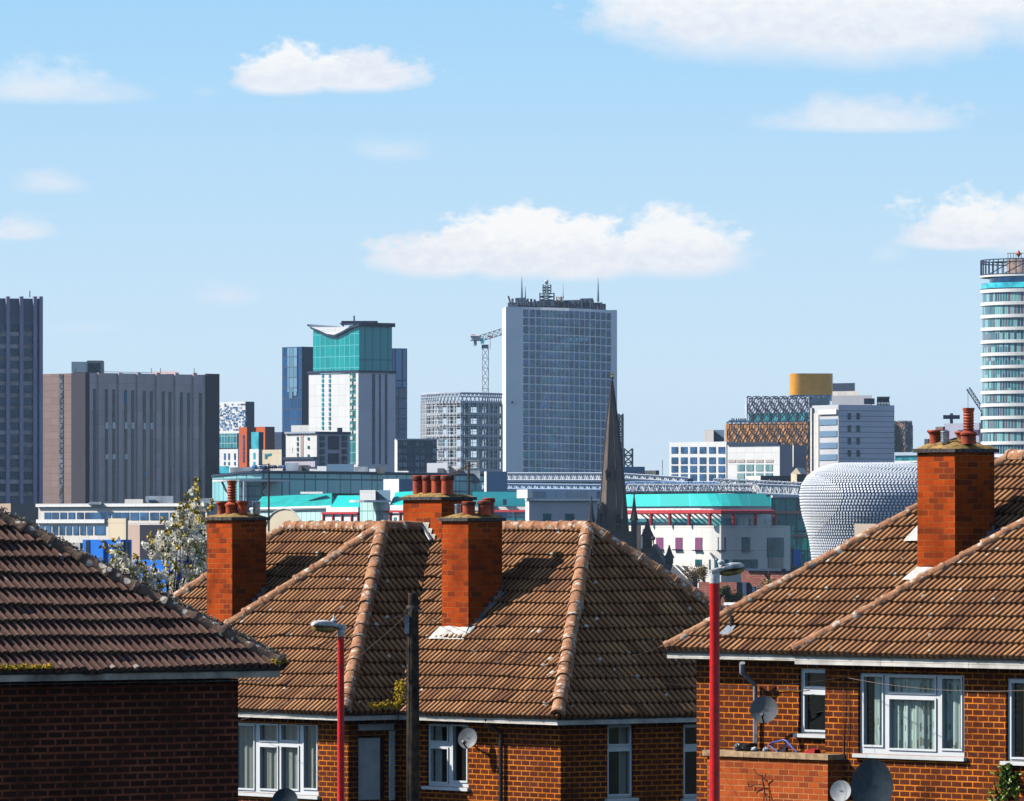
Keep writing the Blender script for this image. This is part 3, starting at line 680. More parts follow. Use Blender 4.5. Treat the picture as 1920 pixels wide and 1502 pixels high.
# roof window left of the stack, vent pipe by the eave
def on_slope(s, t, h=0.): return rh(s, t, zs2(t))+V3((-g2[0]*PH*h, -g2[1]*PH*h, h))
rw = MB(); a_, b_, c_, d_ = on_slope(3.25, -1.72, .09), on_slope(3.95, -1.72, .09), on_slope(3.95, -1.3, .09), on_slope(3.25, -1.3, .09)
rw.quad(a_, b_, c_, d_); rw.build('roof_window', m_mortarw, hr)
vp = MB(); b0 = on_slope(1.12, -3.42); vp.tube([b0, b0+Vector((0, 0, .26))], .035, 10); vp.build('vent_pipe', m_gutter, hr)
vp = MB(); vp.quad(on_slope(1.0, -3.54, .06), on_slope(1.25, -3.54, .06), on_slope(1.22, -3.37, .07), on_slope(1.02, -3.37, .07)); vp.build('vent_flashing', m_steel, hr)
# gutter outlet, swan neck and downpipe
a_ = fE.pt(1392, 1243, .36); b_ = fE.pt(1392, 1262, .3); c_ = fE.pt(1416, 1284, .07); d_ = fE.pt(1416, 1402, .07)
dn = MB(); dn.tube([a_, b_], .045, 10); dn.tube([b_, c_], .035, 10); dn.tube([c_, d_], .034, 10); dn.build('downpipe', M('grey_downpipe', (.38, .39, .42), .5), hr, smooth=True)
# flat-roofed porch with stone coping
tp = -RH-KW+OH-.30; zc = zat(1405, 104.5)
pz = MB(); sL = None
fP = Face(n2(rh(0, tp, 0)), n2(rh(5, tp, 0))); uL = fP.uz(1326, 1450)[0]; uR = fP.uz(1552, 1450)[0]
def pq(u, t, z): p = rh(u, t, z); return p
zc = zat(1421, fP.pt(1440, 1421).y)
pz.obox(pq(uL, tp, z0), pq(uR, tp, z0)-pq(uL, tp, z0), rh(0, .28, 0)-rh(0, 0, 0), (0, 0, zc-z0))
pz.obox(pq(uR-.25, tp+.28, z0), rh(.25, 0, 0)-rh(0, 0, 0), rh(0, .02, 0)-rh(0, 0, 0), (0, 0, zc-z0))
pc = pz.build('porch', m_brick_red, hr)
pz = MB(); n = 6
for i in range(n):
    l = (uR-uL+.12)/n; pz.obox(pq(uL-.06+l*i+.004, tp-.05, zc), rh(l-.008, 0, 0)-rh(0, 0, 0), rh(0, .36, 0)-rh(0, 0, 0), (0, 0, .085+rng.uniform(-.004, .004)))
pz.build('coping', M('sandstone_coping', (.62, .40, .22), .85, .25, 9, bump=.4), pc)
pz = MB(); pz.quad(pq(uL, tp+.25, zc-.02), pq(uR, tp+.25, zc-.02), pq(uR, -RH+OH, zc-.02), pq(uL, -RH+OH, zc-.02)); pz.build('porch_roof', m_slate, pc)
# fixed wall cables
cb = MB(); pts = [fW.pt(1582, 1262+i*30, .02+.012*math.sin(i)) for i in range(8)]; cb.tube(pts, .007, 5); pts = [fW.pt(1590+2*math.sin(i), 1300+i*25, .02) for i in range(6)]; cb.tube(pts, .006, 5)
cb.tube([fE.pt(1428+i*10, 1294+1.5*math.sin(i), .03) for i in range(10)], .008, 5); cb.build('wall_cable', m_wire, hr)

# ---------------------------------------------------------------- left house (shaded side towards us)
rng = random.Random(21)
f1, f2 = e1, e2; LR = 3.6; C1 = Vector((xat(526, 87), 87.0)); ZE3 = zat(1250, 87); PL = .725; LT = 11.
def lh(s, t, z): p = C1+E1*s+E2*t; return Vector((p.x, p.y, z))
hl = thing('brick_house', 'house at the left edge, dark shaded wall under a brown mossy-edged roof', 'house', lh(-3, -4, ground(84)))
zr3 = ZE3+LR*PL; ins = lh(-1, -3, 0)
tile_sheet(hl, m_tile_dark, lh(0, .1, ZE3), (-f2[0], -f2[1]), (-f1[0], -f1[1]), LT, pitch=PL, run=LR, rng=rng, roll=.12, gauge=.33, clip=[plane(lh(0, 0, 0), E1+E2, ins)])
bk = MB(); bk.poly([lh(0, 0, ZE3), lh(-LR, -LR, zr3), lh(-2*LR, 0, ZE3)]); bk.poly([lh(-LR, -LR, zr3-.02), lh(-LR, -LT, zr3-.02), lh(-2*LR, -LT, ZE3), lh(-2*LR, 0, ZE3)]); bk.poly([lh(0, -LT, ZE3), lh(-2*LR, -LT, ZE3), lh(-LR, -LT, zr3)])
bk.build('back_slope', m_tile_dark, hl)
cap_tiles(hl, lh(0, 0, ZE3+.05), lh(-LR, -LR, zr3+.05), m_ridge_mossy, rng, r=.105, L=.40)
z0 = ground(80)-.5; o_ = .38; fL = Face(n2(lh(-o_, -LT+.3, 0)), n2(lh(-o_, -o_, 0)))
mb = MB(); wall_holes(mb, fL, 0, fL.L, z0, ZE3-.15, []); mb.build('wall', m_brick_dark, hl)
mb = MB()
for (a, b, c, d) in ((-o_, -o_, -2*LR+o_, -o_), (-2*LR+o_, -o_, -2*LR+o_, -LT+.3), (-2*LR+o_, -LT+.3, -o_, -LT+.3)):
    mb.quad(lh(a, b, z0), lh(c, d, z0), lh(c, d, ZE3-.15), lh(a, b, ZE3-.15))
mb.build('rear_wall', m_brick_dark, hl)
eaves(hl, lh(0, -LT, ZE3), lh(0, 0, ZE3), f1, fh=.115, mf=M('weathered_fascia', (.55, .47, .38), .7, .35, 3))
sf = MB(); sf.quad(lh(0, 0, ZE3-.17), lh(-o_, 0, ZE3-.17), lh(-o_, -LT, ZE3-.17), lh(0, -LT, ZE3-.17)); sf.build('soffit', m_fascia, hl)
def moss(root, pts, n, sz, rng, name='moss', mat=m_moss, tall=1.):
    mb = MB()
    for _ in range(n):
        p = V3(rng.choice(pts))+Vector((rng.gauss(0, sz), rng.gauss(0, sz*.5), abs(rng.gauss(0, sz*.5*tall))))
        r = rng.uniform(.008, .03); a = rng.uniform(0, 6.28)
        mb.add([p+Vector((math.cos(a+k*2.1)*r, math.sin(a+k*2.1)*r, rng.uniform(-.4, 1.2)*r)) for k in range(3)]+[p+Vector((0, 0, r*1.3))], [(0, 1, 3), (1, 2, 3), (2, 0, 3)])
    return mb.build(name, mat, root)
moss(hl, [lh(.03, -t, ZE3+.015) for t in [3.6+.12*i for i in range(22)]], 1900, .045, rng, tall=.8)
moss(hl, [lh(.0, -.02*t, ZE3+.02) for t in range(12)], 420, .05, rng)
moss(hl, [lh(-LR*q, -LR*q, ZE3+LR*q*PL+.11) for q in [i/60 for i in range(60)]], 2600, .035, rng, mat=M('grey_lichen', (.34, .27, .19), .95, .4, 30, col2=(.12, .09, .06)))
moss(house, [mh(SV+RR-.02, -RR+.0-.06*i, ZE+.05) for i in range(11)]+[mh(SV+RR-.06*i, -RR+.05*i, ZE+.08+.07*i) for i in range(6)], 1100, .045, random.Random(4), tall=1.9)
mb_ = random.Random(5); moss(house, [mh(SV+RR, -RR+.05, ZE+.1+.05*i) for i in range(8)], 90, .04, mb_, mat=M('green_moss', (.62, .42, .02), .95, .4, 20), tall=1.5)
# ---------------------------------------------------------------- terrain
gm, nt, b = newmat('ground_grass_and_tarmac'); g = geo(nt)
c = nt.mix(nt.map(nt.noise(g, .02, 4), .45, .55), (.05, .08, .025), (.06, .06, .06)); c = nt.mix(nt.map(nt.noise(g, 1.2, 4), .3, .7), c, (.09, .09, .06))
nt.l.new(c, b.inputs['Base Color']); b.inputs['Roughness'].default_value = .95
ys = [-8000, -3000, -1000, -300, 0, 20, 35, 50, 60, 70, 78, 84, 95, 105, 115, 125, 140, 180, 230, 290, 360, 430, 500, 580, 650, 900, 1500, 2500, 4500, 8000]
xs = [-8000, -2500, -900, -300, -80, 0, 80, 300, 900, 2500, 8000]
mb = MB(); vs = [(x, y, ground(y)) for y in ys for x in xs]; n = len(xs)
mb.add(vs, [(i*n+j, i*n+j+1, (i+1)*n+j+1, (i+1)*n+j) for i in range(len(ys)-1) for j in range(n-1)])
struct(mb.build('ground', gm, smooth=True))
mb = MB(); v_ = []
for y in (20, 40, 55, 66, 75, 84, 90): v_ += [(-9, y, ground(y)+.02), (-3.2, y, ground(y)+.02)]
for y in (20, 40, 55, 66, 75, 84, 90): pass
mb.add([(-1.2, y, ground(y)+.02) for y in (30, 50, 66, 84, 98)]+[(1.6, y, ground(y)+.02) for y in (30, 50, 66, 84, 98)], [(i, i+5, i+6, i+1) for i in range(4)])
struct(mb.build('road', M('asphalt', (.05, .05, .052), .9, .2, 3)))

# ---------------------------------------------------------------- street lamps
def lamp(px, ytop, d, r, ydir, label, tilt, hl_px, flip):
    base = Vector((xat(px, d), d, ground(d))); zt = zat(ytop, d)
    root = thing('street_lamp', label, 'street lamp', base, 'red street lamp posts')
    mb = MB(); mb.tube([base, base+Vector((0, 0, 1.2)), base+Vector((0, 0, 1.25)), Vector((base.x, base.y, zt))], [r*1.5, r*1.5, r, r*.92], 20); mb.build('post', m_red, root, smooth=True)
    mb = MB(); mb.lathe((base.x, base.y, zt), [(r*.96, -.01), (r*.96, .09), (r*.8, .1)], 16); mb.build('collar', m_lampw, root, smooth=True)
    ax = Vector((ydir[0], ydir[1], tilt)).normalized(); side = Vector((-ax.y, ax.x, 0)).normalized(); up = ax.cross(-side).normalized()
    if up.z < 0: up = -up
    o = Vector((base.x, base.y, zt+.12)); L = hl_px
    def loft(sec, name, mat):
        m = MB(); S = 14; vs = []
        for (t, hw, zb, ztp) in sec:
            hw *= L/.46; zb *= L/.46; ztp *= L/.46
            for k in range(S):
                a = 2*math.pi*k/S; ca, sa = math.cos(a), math.sin(a)
                q = (abs(ca)**.6)*(1 if ca > 0 else -1)*hw; h = (zb+ztp)/2+(abs(sa)**.7)*(1 if sa > 0 else -1)*(ztp-zb)/2
                vs.append(o+ax*(t*L)+side*q+up*h)
        fs = [(i*S+k, i*S+(k+1) % S, (i+1)*S+(k+1) % S, (i+1)*S+k) for i in range(len(sec)-1) for k in range(S)]+[tuple(range(S-1, -1, -1)), tuple((len(sec)-1)*S+k for k in range(S))]
        m.add(vs, fs); return m.build(name, mat, root, smooth=True)
    loft([(-.14, .045, -.05, .04), (-.02, .055, -.06, .05), (.1, .06, -.03, .055), (.22, .07, -.0, .06), (.34, .095, .0, .085), (.6, .11, .0, .1), (.86, .10, .0, .09), (.97, .07, .005, .06), (1., .04, .01, .03)], 'housing', m_lampw)
    loft([(.2, .05, -.055, -.005), (.4, .085, -.085, .0), (.7, .095, -.08, .0), (.92, .08, -.055, .0), (.97, .05, -.02, .0)], 'lamp_bowl', m_lampy)
    p = o+ax*(.25*L)+up*.07; mb = MB(); mb.lathe(p, [(.035, 0), (.04, .025), (.045, .03), (.04, .05), (.02, .06), (.012, .085), (.005, .13)], 12); mb.build('photocell', m_white, root, smooth=True)
    return root
lamp(639, 1192, 104, .055, (-.9, -.45), 'short red lamp post with its grey lantern pointing left, left of the utility pole', .05, .48, 0)
lamp(1340, 1092, 80, .062, (.92, .4), 'tall red lamp post in front of the right house, lantern pointing right', .12, .37, 0)

# ---------------------------------------------------------------- utility pole and its cables
d = 104; b0 = Vector((xat(775, d), d, ground(d)))
root = thing('utility_pole', 'dark weathered wooden pole carrying telephone wires and a grey box', 'utility pole', b0)
mb = MB(); mb.tube([b0, Vector((b0.x, b0.y, zat(1200, d))), Vector((b0.x, b0.y, zat(1112, d)))], [.12, .085, .078], 18); mb.build('pole', m_wood, root, smooth=True)
bx = at(763, 1188, d-.05); mb = MB(); mb.obox(bx-Vector((.035, .03, 0)), (.07, 0, 0), (0, .07, 0), (0, 0, .27)); mb.obox(bx-Vector((.045, .04, -.14)), (.09, 0, 0), (0, .09, 0), (0, 0, .018)); mb.build('junction_box', m_lead, root)
mb = MB(); mb.lathe(Vector((b0.x, b0.y, zat(1143, d))), [(.1, 0), (.105, .03), (.1, .06)], 14)
for i in range(7): a = i*.9; mb.tube([Vector((b0.x+.09*math.cos(a), b0.y-.09*abs(math.sin(a)), zat(1140, d))), Vector((b0.x+.15*math.cos(a), b0.y-.13, zat(1146+i, d)))], .008, 5)
mb.tube([Vector((b0.x-.09, b0.y-.05, zat(1150, d))), Vector((b0.x-.1, b0.y-.06, zat(1300, d))), Vector((b0.x-.09, b0.y-.06, zat(1500, d)))], .008, 5)
mb.build('fittings', m_wire, root)
def cable(pa, pb, sag, label, r=.0042):
    pts = []
    for i in range(25):
        t = i/24; p = pa.lerp(pb, t); p.z -= sag*4*t*(1-t); pts.append(p)
    mb = MB(); mb.tube(pts, r, 5); tag(mb.build('overhead_cable', m_wirel, None), label, 'cable', 'telephone wires from the utility pole')
m_wirel = M('pale_cable', (.20, .15, .12), .6, .1)
tp_ = Vector((b0.x, b0.y-.1, zat(1141, d)))
cable(tp_, at(300, 1207, 96), .35, 'thin telephone wire running left from the pole past the short lamp')
cable(tp_, fA.pt(445, 1352, .1), .25, 'thin telephone wire falling left from the pole to the wing eave', .0035)
cable(tp_, rh(.1, -RH-.05, ZE2+.1), .55, 'thin telephone wire running right from the pole to the right house')
cable(tp_, fW.pt(1590, 1268, .1), .55, 'lowest telephone wire from the pole sagging to the right house wall', .0035)
cable(fW.pt(1585, 1270, .1), at(1960, 1292, 96), .1, 'thin wire across the top of the spotted-curtain window', .0045)

# ---------------------------------------------------------------- satellite dishes
def dish(name, c, nrm, r, mat, label, mount, ry=1., arm=True, post=None, group='satellite dishes'):
    c = V3(c); nrm = V3(nrm).normalized(); root = thing(name, label, 'satellite dish', mount, group)
    x = Vector((0, 0, 1)).cross(nrm).normalized(); y = nrm.cross(x).normalized(); S = 32
    mb = MB(); vs = []; rs = [0, .25, .5, .75, .96, 1.0, 1.0, .97, .5, 0.]; hs = [0, .01, .04, .095, .155, .165, .15, .13, .01, -.03]
    for q, h in zip(rs, hs):
        for k in range(S): t = 2*math.pi*k/S; vs.append(c+x*math.cos(t)*r*q+y*math.sin(t)*r*q*ry+nrm*(h*r))
    mb.add(vs, [(i*S+k, i*S+(k+1) % S, (i+1)*S+(k+1) % S, (i+1)*S+k) for i in range(len(rs)-1) for k in range(S)]); o = mb.build('reflector', mat, root, smooth=True)
    mb = MB()
    for q in (-.1, .1): mb.lathe(c+x*(q*r)+y*.05*r+nrm*.006, [(.008, 0), (.009, .006), (.003, .01)], 8)
    mb.build('bolt', m_black, root)
    if arm:
        e = c-y*r*.62+nrm*r*.95; mb = MB(); mb.tube([c-y*r*.95+nrm*.1*r, e], .014, 6); mb.build('arm', m_black, root)
        mb = MB(); mb.lathe(e+y*.02, [(.018, -.03), (.024, .0), (.03, .05), (.026, .07)], 12, axis=-nrm); mb.build('feedhorn', m_dishw, root, smooth=True)
    mb = MB(); b_ = c-nrm*.05*r; mb.tube([b_, b_-nrm*.06], .03, 8); mb.tube([b_-nrm*.06]+post, .017, 10); mb.build('mounting_pole', m_steel, root, smooth=True)
    return root
c = fC.pt(878, 1385, .28); dish('satellite_dish', c, (-.42, -.85, .25), .18, m_dish, 'grey satellite dish on the wall beside the small casement of the middle house', fC.pt(890, 1400, 0), post=[fC.pt(889, 1398, .1), fC.pt(889, 1398, 0)])
c = fE.pt(1433, 1331, .36); dish('satellite_dish', c, (-.18, -.95, .22), .215, m_dish, 'grey mesh satellite dish above the porch roof, left of the narrow window', fE.pt(1419, 1404, .3), post=[fE.pt(1419, 1340, .3), fE.pt(1419, 1404, .3)])
c = fW.pt(1577, 1484, .45); dish('satellite_dish', c, (-.35, -.9, .2), .165, m_dishw, 'small pale satellite dish overlapped by the big dark dish', fW.pt(1585, 1500, 0), post=[fW.pt(1588, 1492, .2), fW.pt(1588, 1492, 0)], arm=False)
c = at(1636, 1476, 93); g_ = Vector((c.x, c.y+.15, ground(93))); dish('satellite_dish', c, (-.2, -.95, .18), .285, m_dishd, 'big dark satellite dish at the bottom of the photo, below the spotted-curtain window', g_, ry=1.32, post=[Vector((c.x, c.y+.15, c.z-.1)), g_], arm=False)
c = at(535, 1503, 98); g_ = Vector((c.x, c.y+.15, ground(98))); dish('satellite_dish', c, (-.2, -.95, .25), .19, m_dishd, 'dark satellite dish cut by the bottom edge below the triple casement window', g_, post=[Vector((c.x, c.y+.15, c.z-.1)), g_], arm=False)

# ---------------------------------------------------------------- aerials
def yagi(px, y0, y1, d, label, boomdir, els, base=None, r=.018):
    p0 = at(px, y0, d) if base is None else base; p1 = at(px, y1, d); root = thing('television_aerial', label, 'aerial', p0, 'television aerials on the middle house')
    mb = MB(); mb.tube([p0, p1], r, 8); mb.build('mast', m_wire, root)
    b = V3(boomdir); L = b.length; bn = b.normalized(); s = bn.cross(Vector((0, 0, 1))).normalized()
    c = p1-Vector((0, 0, .08)); mb = MB(); mb.tube([c-bn*.15, c+bn*L], .011, 6)
    for i in range(els):
        q = c+bn*(L*i/els); w_ = .16*(1-.5*i/els); mb.tube([q-s*w_, q+s*w_], .006, 5); mb.tube([q-Vector((0, 0, w_*.35)), q+Vector((0, 0, w_*.35))], .005, 5)
    mb.build('boom', m_wire, root)
    mb = MB(); q = c-bn*.12
    for k in range(-2, 3): mb.tube([q+Vector((0, 0, k*.035))-s*.16, q+Vector((0, 0, k*.035))+s*.16], .006, 5)
    mb.build('reflector_grid', m_dish, root); return root
p_ = mh(-8.2, .15, 0); yagi(504, 1022, 869, p_.y+1.0, 'thin television aerial right of the left chimney', (.22, -.15, .02), 6)
c2 = mh(-3.95, .33, CZ+.5); yagi(879, 945, 866, c2.y, 'television aerial on the ridge chimney with a boom slanting down left', (-.42, -.5, -.2), 9, base=Vector((xat(879, c2.y), c2.y, CZ+.45)))

# ---------------------------------------------------------------- things lying on the porch roof
zp = zc+.085; rng = random.Random(31)
def blob(name, c, rx, ry, rz, mat, label, cat, seed, group=None):
    r_ = random.Random(seed); bm = bmesh.new(); bmesh.ops.create_icosphere(bm, subdivisions=3, radius=1)
    ph = [r_.uniform(0, 6) for _ in range(6)]
    for v in bm.verts:
        k = 1+.22*math.sin(v.co.x*5+ph[0])*math.sin(v.co.y*4+ph[1])+.16*math.sin(v.co.z*7+ph[2]+v.co.x*6); v.co = Vector((v.co.x*rx*k, v.co.y*ry*k, max(v.co.z, -.55)*rz*k))+V3(c)
    me = bpy.data.meshes.new(name); bm.to_mesh(me); bm.free(); me.materials.append(mat); me.shade_smooth(); return tag(link(name, me), label, cat, group)
tz = tp+.15
def onp(px, dz_=0., dt=0.):
    u = fP.uz(px, 1410)[0]; return rh(u, tz+dt, zp+dz_)
blob('rubbish_bag', onp(1384, .045), .17, .10, .08, M('black_plastic', (.012, .012, .014), .3, .2), 'black plastic bag lying on the porch coping', 'bag', 1)
blob('rag', onp(1370, .05), .06, .05, .06, M('grey_rag', (.30, .30, .31), .9, .3), 'grey rag at the left end of the rubbish on the porch', 'rag', 2)
blob('rag', onp(1402, .03), .06, .05, .035, M('white_rag', (.7, .72, .76), .9, .2), 'crumpled white rag beside the black bag on the porch', 'rag', 3)
blob('rag', onp(1423, .03), .05, .05, .04, M('pale_rag', (.66, .7, .78), .9, .2), 'small pale rag at the foot of the dish pole', 'rag', 4)
m_bl = M('blue_tube', (.03, .10, .45), .35, .2); mb = MB()
pts = [onp(1445, .0), onp(1428, .1), onp(1432, .13), onp(1455, .19), onp(1460, .18), onp(1483, -.02)]
mb.tube(pts, .014, 8); mb.tube([onp(1460, .18, .02), onp(1458, .08, .03), onp(1450, .01, .02)], .012, 8)
root = thing('folding_frame', 'blue tubular metal frame lying broken on the porch roof', 'frame', onp(1450)); mb.build('tubing', m_bl, root, smooth=True)
mb = MB(); mb.poly([onp(1440, .01, .02), onp(1459, .005, .05), onp(1460, .09, .05), onp(1446, .045, .02)]); mb.quad(onp(1440, .012, .021), onp(1459, .01, .0), onp(1459, .09, .0), onp(1446, .045, .0)); mb.build('fabric', M('dark_cloth', (.03, .025, .04), .9, .2), root)
mb = MB(); a_ = onp(1487, .0); mb.poly([a_, onp(1513, .0), onp(1514, .06), onp(1507, .075)]); mb.poly([onp(1487, .0, .08), onp(1513, .0, .12), onp(1514, .06, .12), onp(1507, .075, .08)]); mb.poly([a_, onp(1507, .075), onp(1507, .075, .08), onp(1487, .0, .08)]); mb.poly([onp(1507, .075), onp(1514, .06), onp(1514, .06, .12), onp(1507, .075, .08)])
tag(mb.build('red_board', M('red_plastic', (.6, .02, .015), .5, .2)), 'red plastic piece tilted at the right end of the porch roof', 'scrap')

# ---------------------------------------------------------------- plants
def leafy(mb, c, r, n, size, rng, m, flat=.0):
    for _ in range(n):
        p = c+Vector((rng.gauss(0, r), rng.gauss(0, r), rng.gauss(0, r)))
        a = Vector((rng.uniform(-1, 1), rng.uniform(-1, 1), rng.uniform(-1, 1))).normalized(); b = a.cross(Vector((rng.uniform(-1, 1), rng.uniform(-1, 1), rng.uniform(-1, 1)))).normalized()
        s_ = size*rng.uniform(.6, 1.3); mb.quad(p-a*s_, p+b*s_*.55, p+a*s_, p-b*s_*.55, m)
petal, nt, b = newmat('white_petals'); tr = nt.node('ShaderNodeBsdfTranslucent'); tr.inputs[0].default_value = (.98, .93, .78, 1); b.inputs['Base Color'].default_value = (.98, .96, .88, 1); b.inputs['Roughness'].default_value = .8
mx = nt.node('ShaderNodeMixShader'); mx.inputs[0].default_value = .6; nt.l.new(b.outputs[0], mx.inputs[1]); nt.l.new(tr.outputs[0], mx.inputs[2]); nt.l.new(mx.outputs[0], nt.n['Material Output'].inputs[0])
def blossom_tree():
    rng = random.Random(8); d = 148.; base = Vector((xat(322, d), d, ground(d)-.2))
    root = thing('blossom_tree', 'tree covered in white blossom and olive leaves, behind the left chimney', 'tree', base)
    tk = MB(); cr = MB(); fork = Vector((xat(318, d), d, zat(1190, d)))
    tk.tube([base, Vector((base.x+.1, base.y, (base.z+fork.z)/2)), fork], [.19, .15, .1], 10)
    tips = [(362, 900, 1), (349, 930, 0), (372, 925, .3), (340, 945, -.4), (395, 942, .5), (330, 962, 0), (303, 975, .2), (283, 1000, -.3), (255, 1040, 0), (270, 1062, .4), (310, 1000, .6),
            (360, 990, .2), (385, 1030, .5), (375, 1060, -.4), (392, 1000, 0), (232, 1043, .3), (215, 1010, -.2), (195, 1022, .2), (205, 1052, .4), (240, 1068, -.3), (350, 1070, .7),
            (368, 1095, .2), (300, 1100, -.2), (262, 1105, .4), (318, 1075, .9), (388, 1080, -.3), (378, 965, -.3)]
    for (px, py, dd) in tips:
        t = Vector((xat(px, d), d+dd*1.1, zat(py, d))); m1 = fork.lerp(t, .45)+Vector((rng.uniform(-.1, .1), 0, -.12)); m2 = fork.lerp(t, .78)+Vector((rng.uniform(-.05, .05), 0, -.06))
        tk.tube([fork, m1, m2, t], [.028, .014, .008, .004], 5)
        path = [m1.lerp(m2, i/5) for i in range(1, 6)]+[m2.lerp(t, i/6) for i in range(1, 7)]
        for i, p in enumerate(path):
            f = i/len(path)
            if f < .25 and rng.random() < .5: continue
            if f < .8:
                for _ in range(2 if f < .6 else 1):
                    if rng.random() < .3: continue
                    c = p+Vector((rng.gauss(0, .07), rng.gauss(0, .09), rng.gauss(0, .07))); leafy(cr, c, .042, 17, .058, rng, 0)
            for _ in range(2): leafy(cr, p+Vector((rng.gauss(0, .05), rng.gauss(0, .05), rng.gauss(0, .05))), .022, 7, .045, rng, 1 if rng.random() < .8 else 2)
        leafy(cr, t, .03, 10, .03, rng, 1)
    tk.build('trunk', M('dark_bark', (.07, .045, .03), .9, .3), root, smooth=True)
    cr.build('crown', [petal, M('olive_leaf', (.85, .55, .03), .6, .25, 9), M('green_leaf', (.34, .34, .04), .6, .3, 9)], root, uv=False)
blossom_tree()
rng = random.Random(12); iv = MB(); st = MB()
for i in range(230):
    y = rng.uniform(1432, 1520); k = (y-1432)/88; px = 1890+rng.gauss(0, 6+14*k)-k*8
    p = fW.pt(px, y, rng.uniform(.02, .12)); leafy(iv, p, .012, 3, .035, rng, 0 if rng.random() < .7 else 1)
st.tube([fW.pt(1890, 1435, .03), fW.pt(1886, 1470, .04), fW.pt(1884, 1510, .04), Vector((*fW.pt(1884, 1510, .05)[:2], ground(98)-.2))], .02, 6)
root = thing('climbing_plant', 'bright green ivy climbing the wall at the bottom right corner', 'plant', Vector((*fW.pt(1884, 1510, .05)[:2], ground(98))))
iv.build('foliage', [M('ivy_leaf', (.26, .38, .03), .5, .3, 12), M('dark_ivy_leaf', (.07, .16, .02), .5, .3, 12)], root, uv=False); st.build('stem', m_wood, root)
tw_ = MB(); root = thing('bare_climber', 'bare dry twigs against the porch wall', 'plant', fP.pt(1440, 1500, .1)); rng = random.Random(2)
for (x0, y0, x1, y1) in ((1432, 1502, 1428, 1455), (1428, 1455, 1414, 1441), (1430, 1470, 1404, 1475), (1430, 1462, 1436, 1450), (1432, 1485, 1446, 1502), (1404, 1475, 1402, 1465), (1428, 1455, 1438, 1502)):
    a_, b_ = fP.pt(x0, y0, .06), fP.pt(x1, y1, .08); tw_.tube([a_, a_.lerp(b_, .5)+Vector((rng.uniform(-.03, .03), 0, rng.uniform(-.02, .02))), b_], .008, 5)
tw_.build('stem', M('dry_twig', (.10, .045, .03), .9, .2), root)
# ================================================================ the city behind
def lit(n, c, **k): return M(n, c, k.pop('rough', .8), k.pop('var', .08), k.pop('scale', .08), **k)
c_white = gridmat('white_cladding', (.92, .90, .87), (.66, .64, .62), 3.6, 3.3, .10, rough=.8, var=.07, spec=.3); c_cream = gridmat('cream_render', (.84, .70, .50), (.6, .48, .36), 3.6, 3.3, .08, rough=.85, var=.08, spec=.2); c_stone = gridmat('pale_stone', (.84, .78, .72), (.55, .5, .46), 2.8, 3.3, .10, rough=.85, var=.12, spec=.2)
c_dark = lit('dark_blue_cladding', (.025, .05, .10)); c_navy = gridmat('navy_panels', (.02, .05, .14), (.01, .02, .05), 3, 3.2, .3, rough=.5, var=.35)
c_win = glass('window_blue', (.03, .075, .14)); c_wind = glass('window_dark', (.012, .02, .04), .2); c_wint = glass('window_teal', (.04, .25, .27), .1)
c_teal = lit('teal_copper_roof', (.0, .48, .44), scale=.5, var=.15, bump=.2); c_grey = lit('grey_roof_plant', (.30, .36, .44), scale=.3, var=.3)
c_concrete = lit('brown_concrete', (.25, .20, .19), scale=.15, var=.1, bump=.15); c_steelw = lit('white_steel', (.78, .80, .84)); c_redst = lit('red_steel', (.60, .04, .05))
c_orange = lit('orange_cladding', (.72, .13, .03)); c_brickr = brick('far_red_brick', (.32, .09, .07), (.40, .13, .09), (.36, .2, .16), bw=.9, rh=.3, ms=.05, bump=.1, soot=.2)
c_slate = lit('grey_slates', (.10, .105, .12), scale=.6, var=.3); c_blue = lit('bright_blue_paint', (.01, .20, .80), rough=.45, var=.1, scale=.3)

def solve(px, c, dv):                      # distance along dv from c where the photo column px is met
    k = (px-CX)/F; return (k*c.y-c.x)/(dv.x-k*dv.y)
def stuff(o): o['kind'] = 'stuff'; return o
def panes(root, face, rects, mat, off=.12, name='window', th=None, limit=100):
    rects = sorted(rects, key=lambda r: -(r[2]-r[0])*(r[3]-r[1])); rest = MB()
    for i, r in enumerate(rects):
        m = MB() if i < limit else rest
        q = face.rect(*r[:4])
        face.slab(m, q, -.3, off if len(r) < 5 else r[4])
        if i < limit: m.build(name, r[5] if len(r) > 5 else mat, root)
    if rest.f: stuff(rest.build(name, mat, root))
def bld(name, label, pc, pl, pr, yt, d, al, mL, mR=None, cat='building', roof=None, group=None, par=.0):
    """rectangular block: near corner on photo column pc at depth d, walls reaching columns pl and pr; returns root, left face, right face"""
    a = R(max(al, 50)); c = Vector((xat(pc, d), d)); dl = Vector((-math.cos(a), math.sin(a))); dr = Vector((math.sin(a), math.cos(a)))
    L = c+dl*solve(pl, c, dl); Rr = c+dr*solve(pr, c, dr); Bk = L+(Rr-c); zt = zat(yt, d); zb = ground(d)-1
    root = thing(name, label, cat, (c.x, c.y, ground(d)), group)
    def w(a_, b_, nm, m):
        mb = MB(); mb.quad((*a_, zb), (*b_, zb), (*b_, zt), (*a_, zt)); return mb.build(nm, m, root)
    w(L, c, 'wall', mL); w(c, Rr, 'wall', mR or mL); w(Rr, Bk, 'rear_wall', mR or mL); w(Bk, L, 'rear_wall', mL)
    mb = MB(); mb.quad((*L, zt-.02), (*c, zt-.02), (*Rr, zt-.02), (*Bk, zt-.02)); mb.build('roof', roof or c_grey, root)
    fl, fr = Face(L, c), Face(c, Rr); fl.zt = fr.zt = zt; fl.root = root
    return root, fl, fr
def cellr(xs, ys, w, h, jit=None): return [(x, y, x+w, y+h) for y in ys for x in xs]
def fr_(a, b, n): return [a+(b-a)*i/n for i in range(n)]
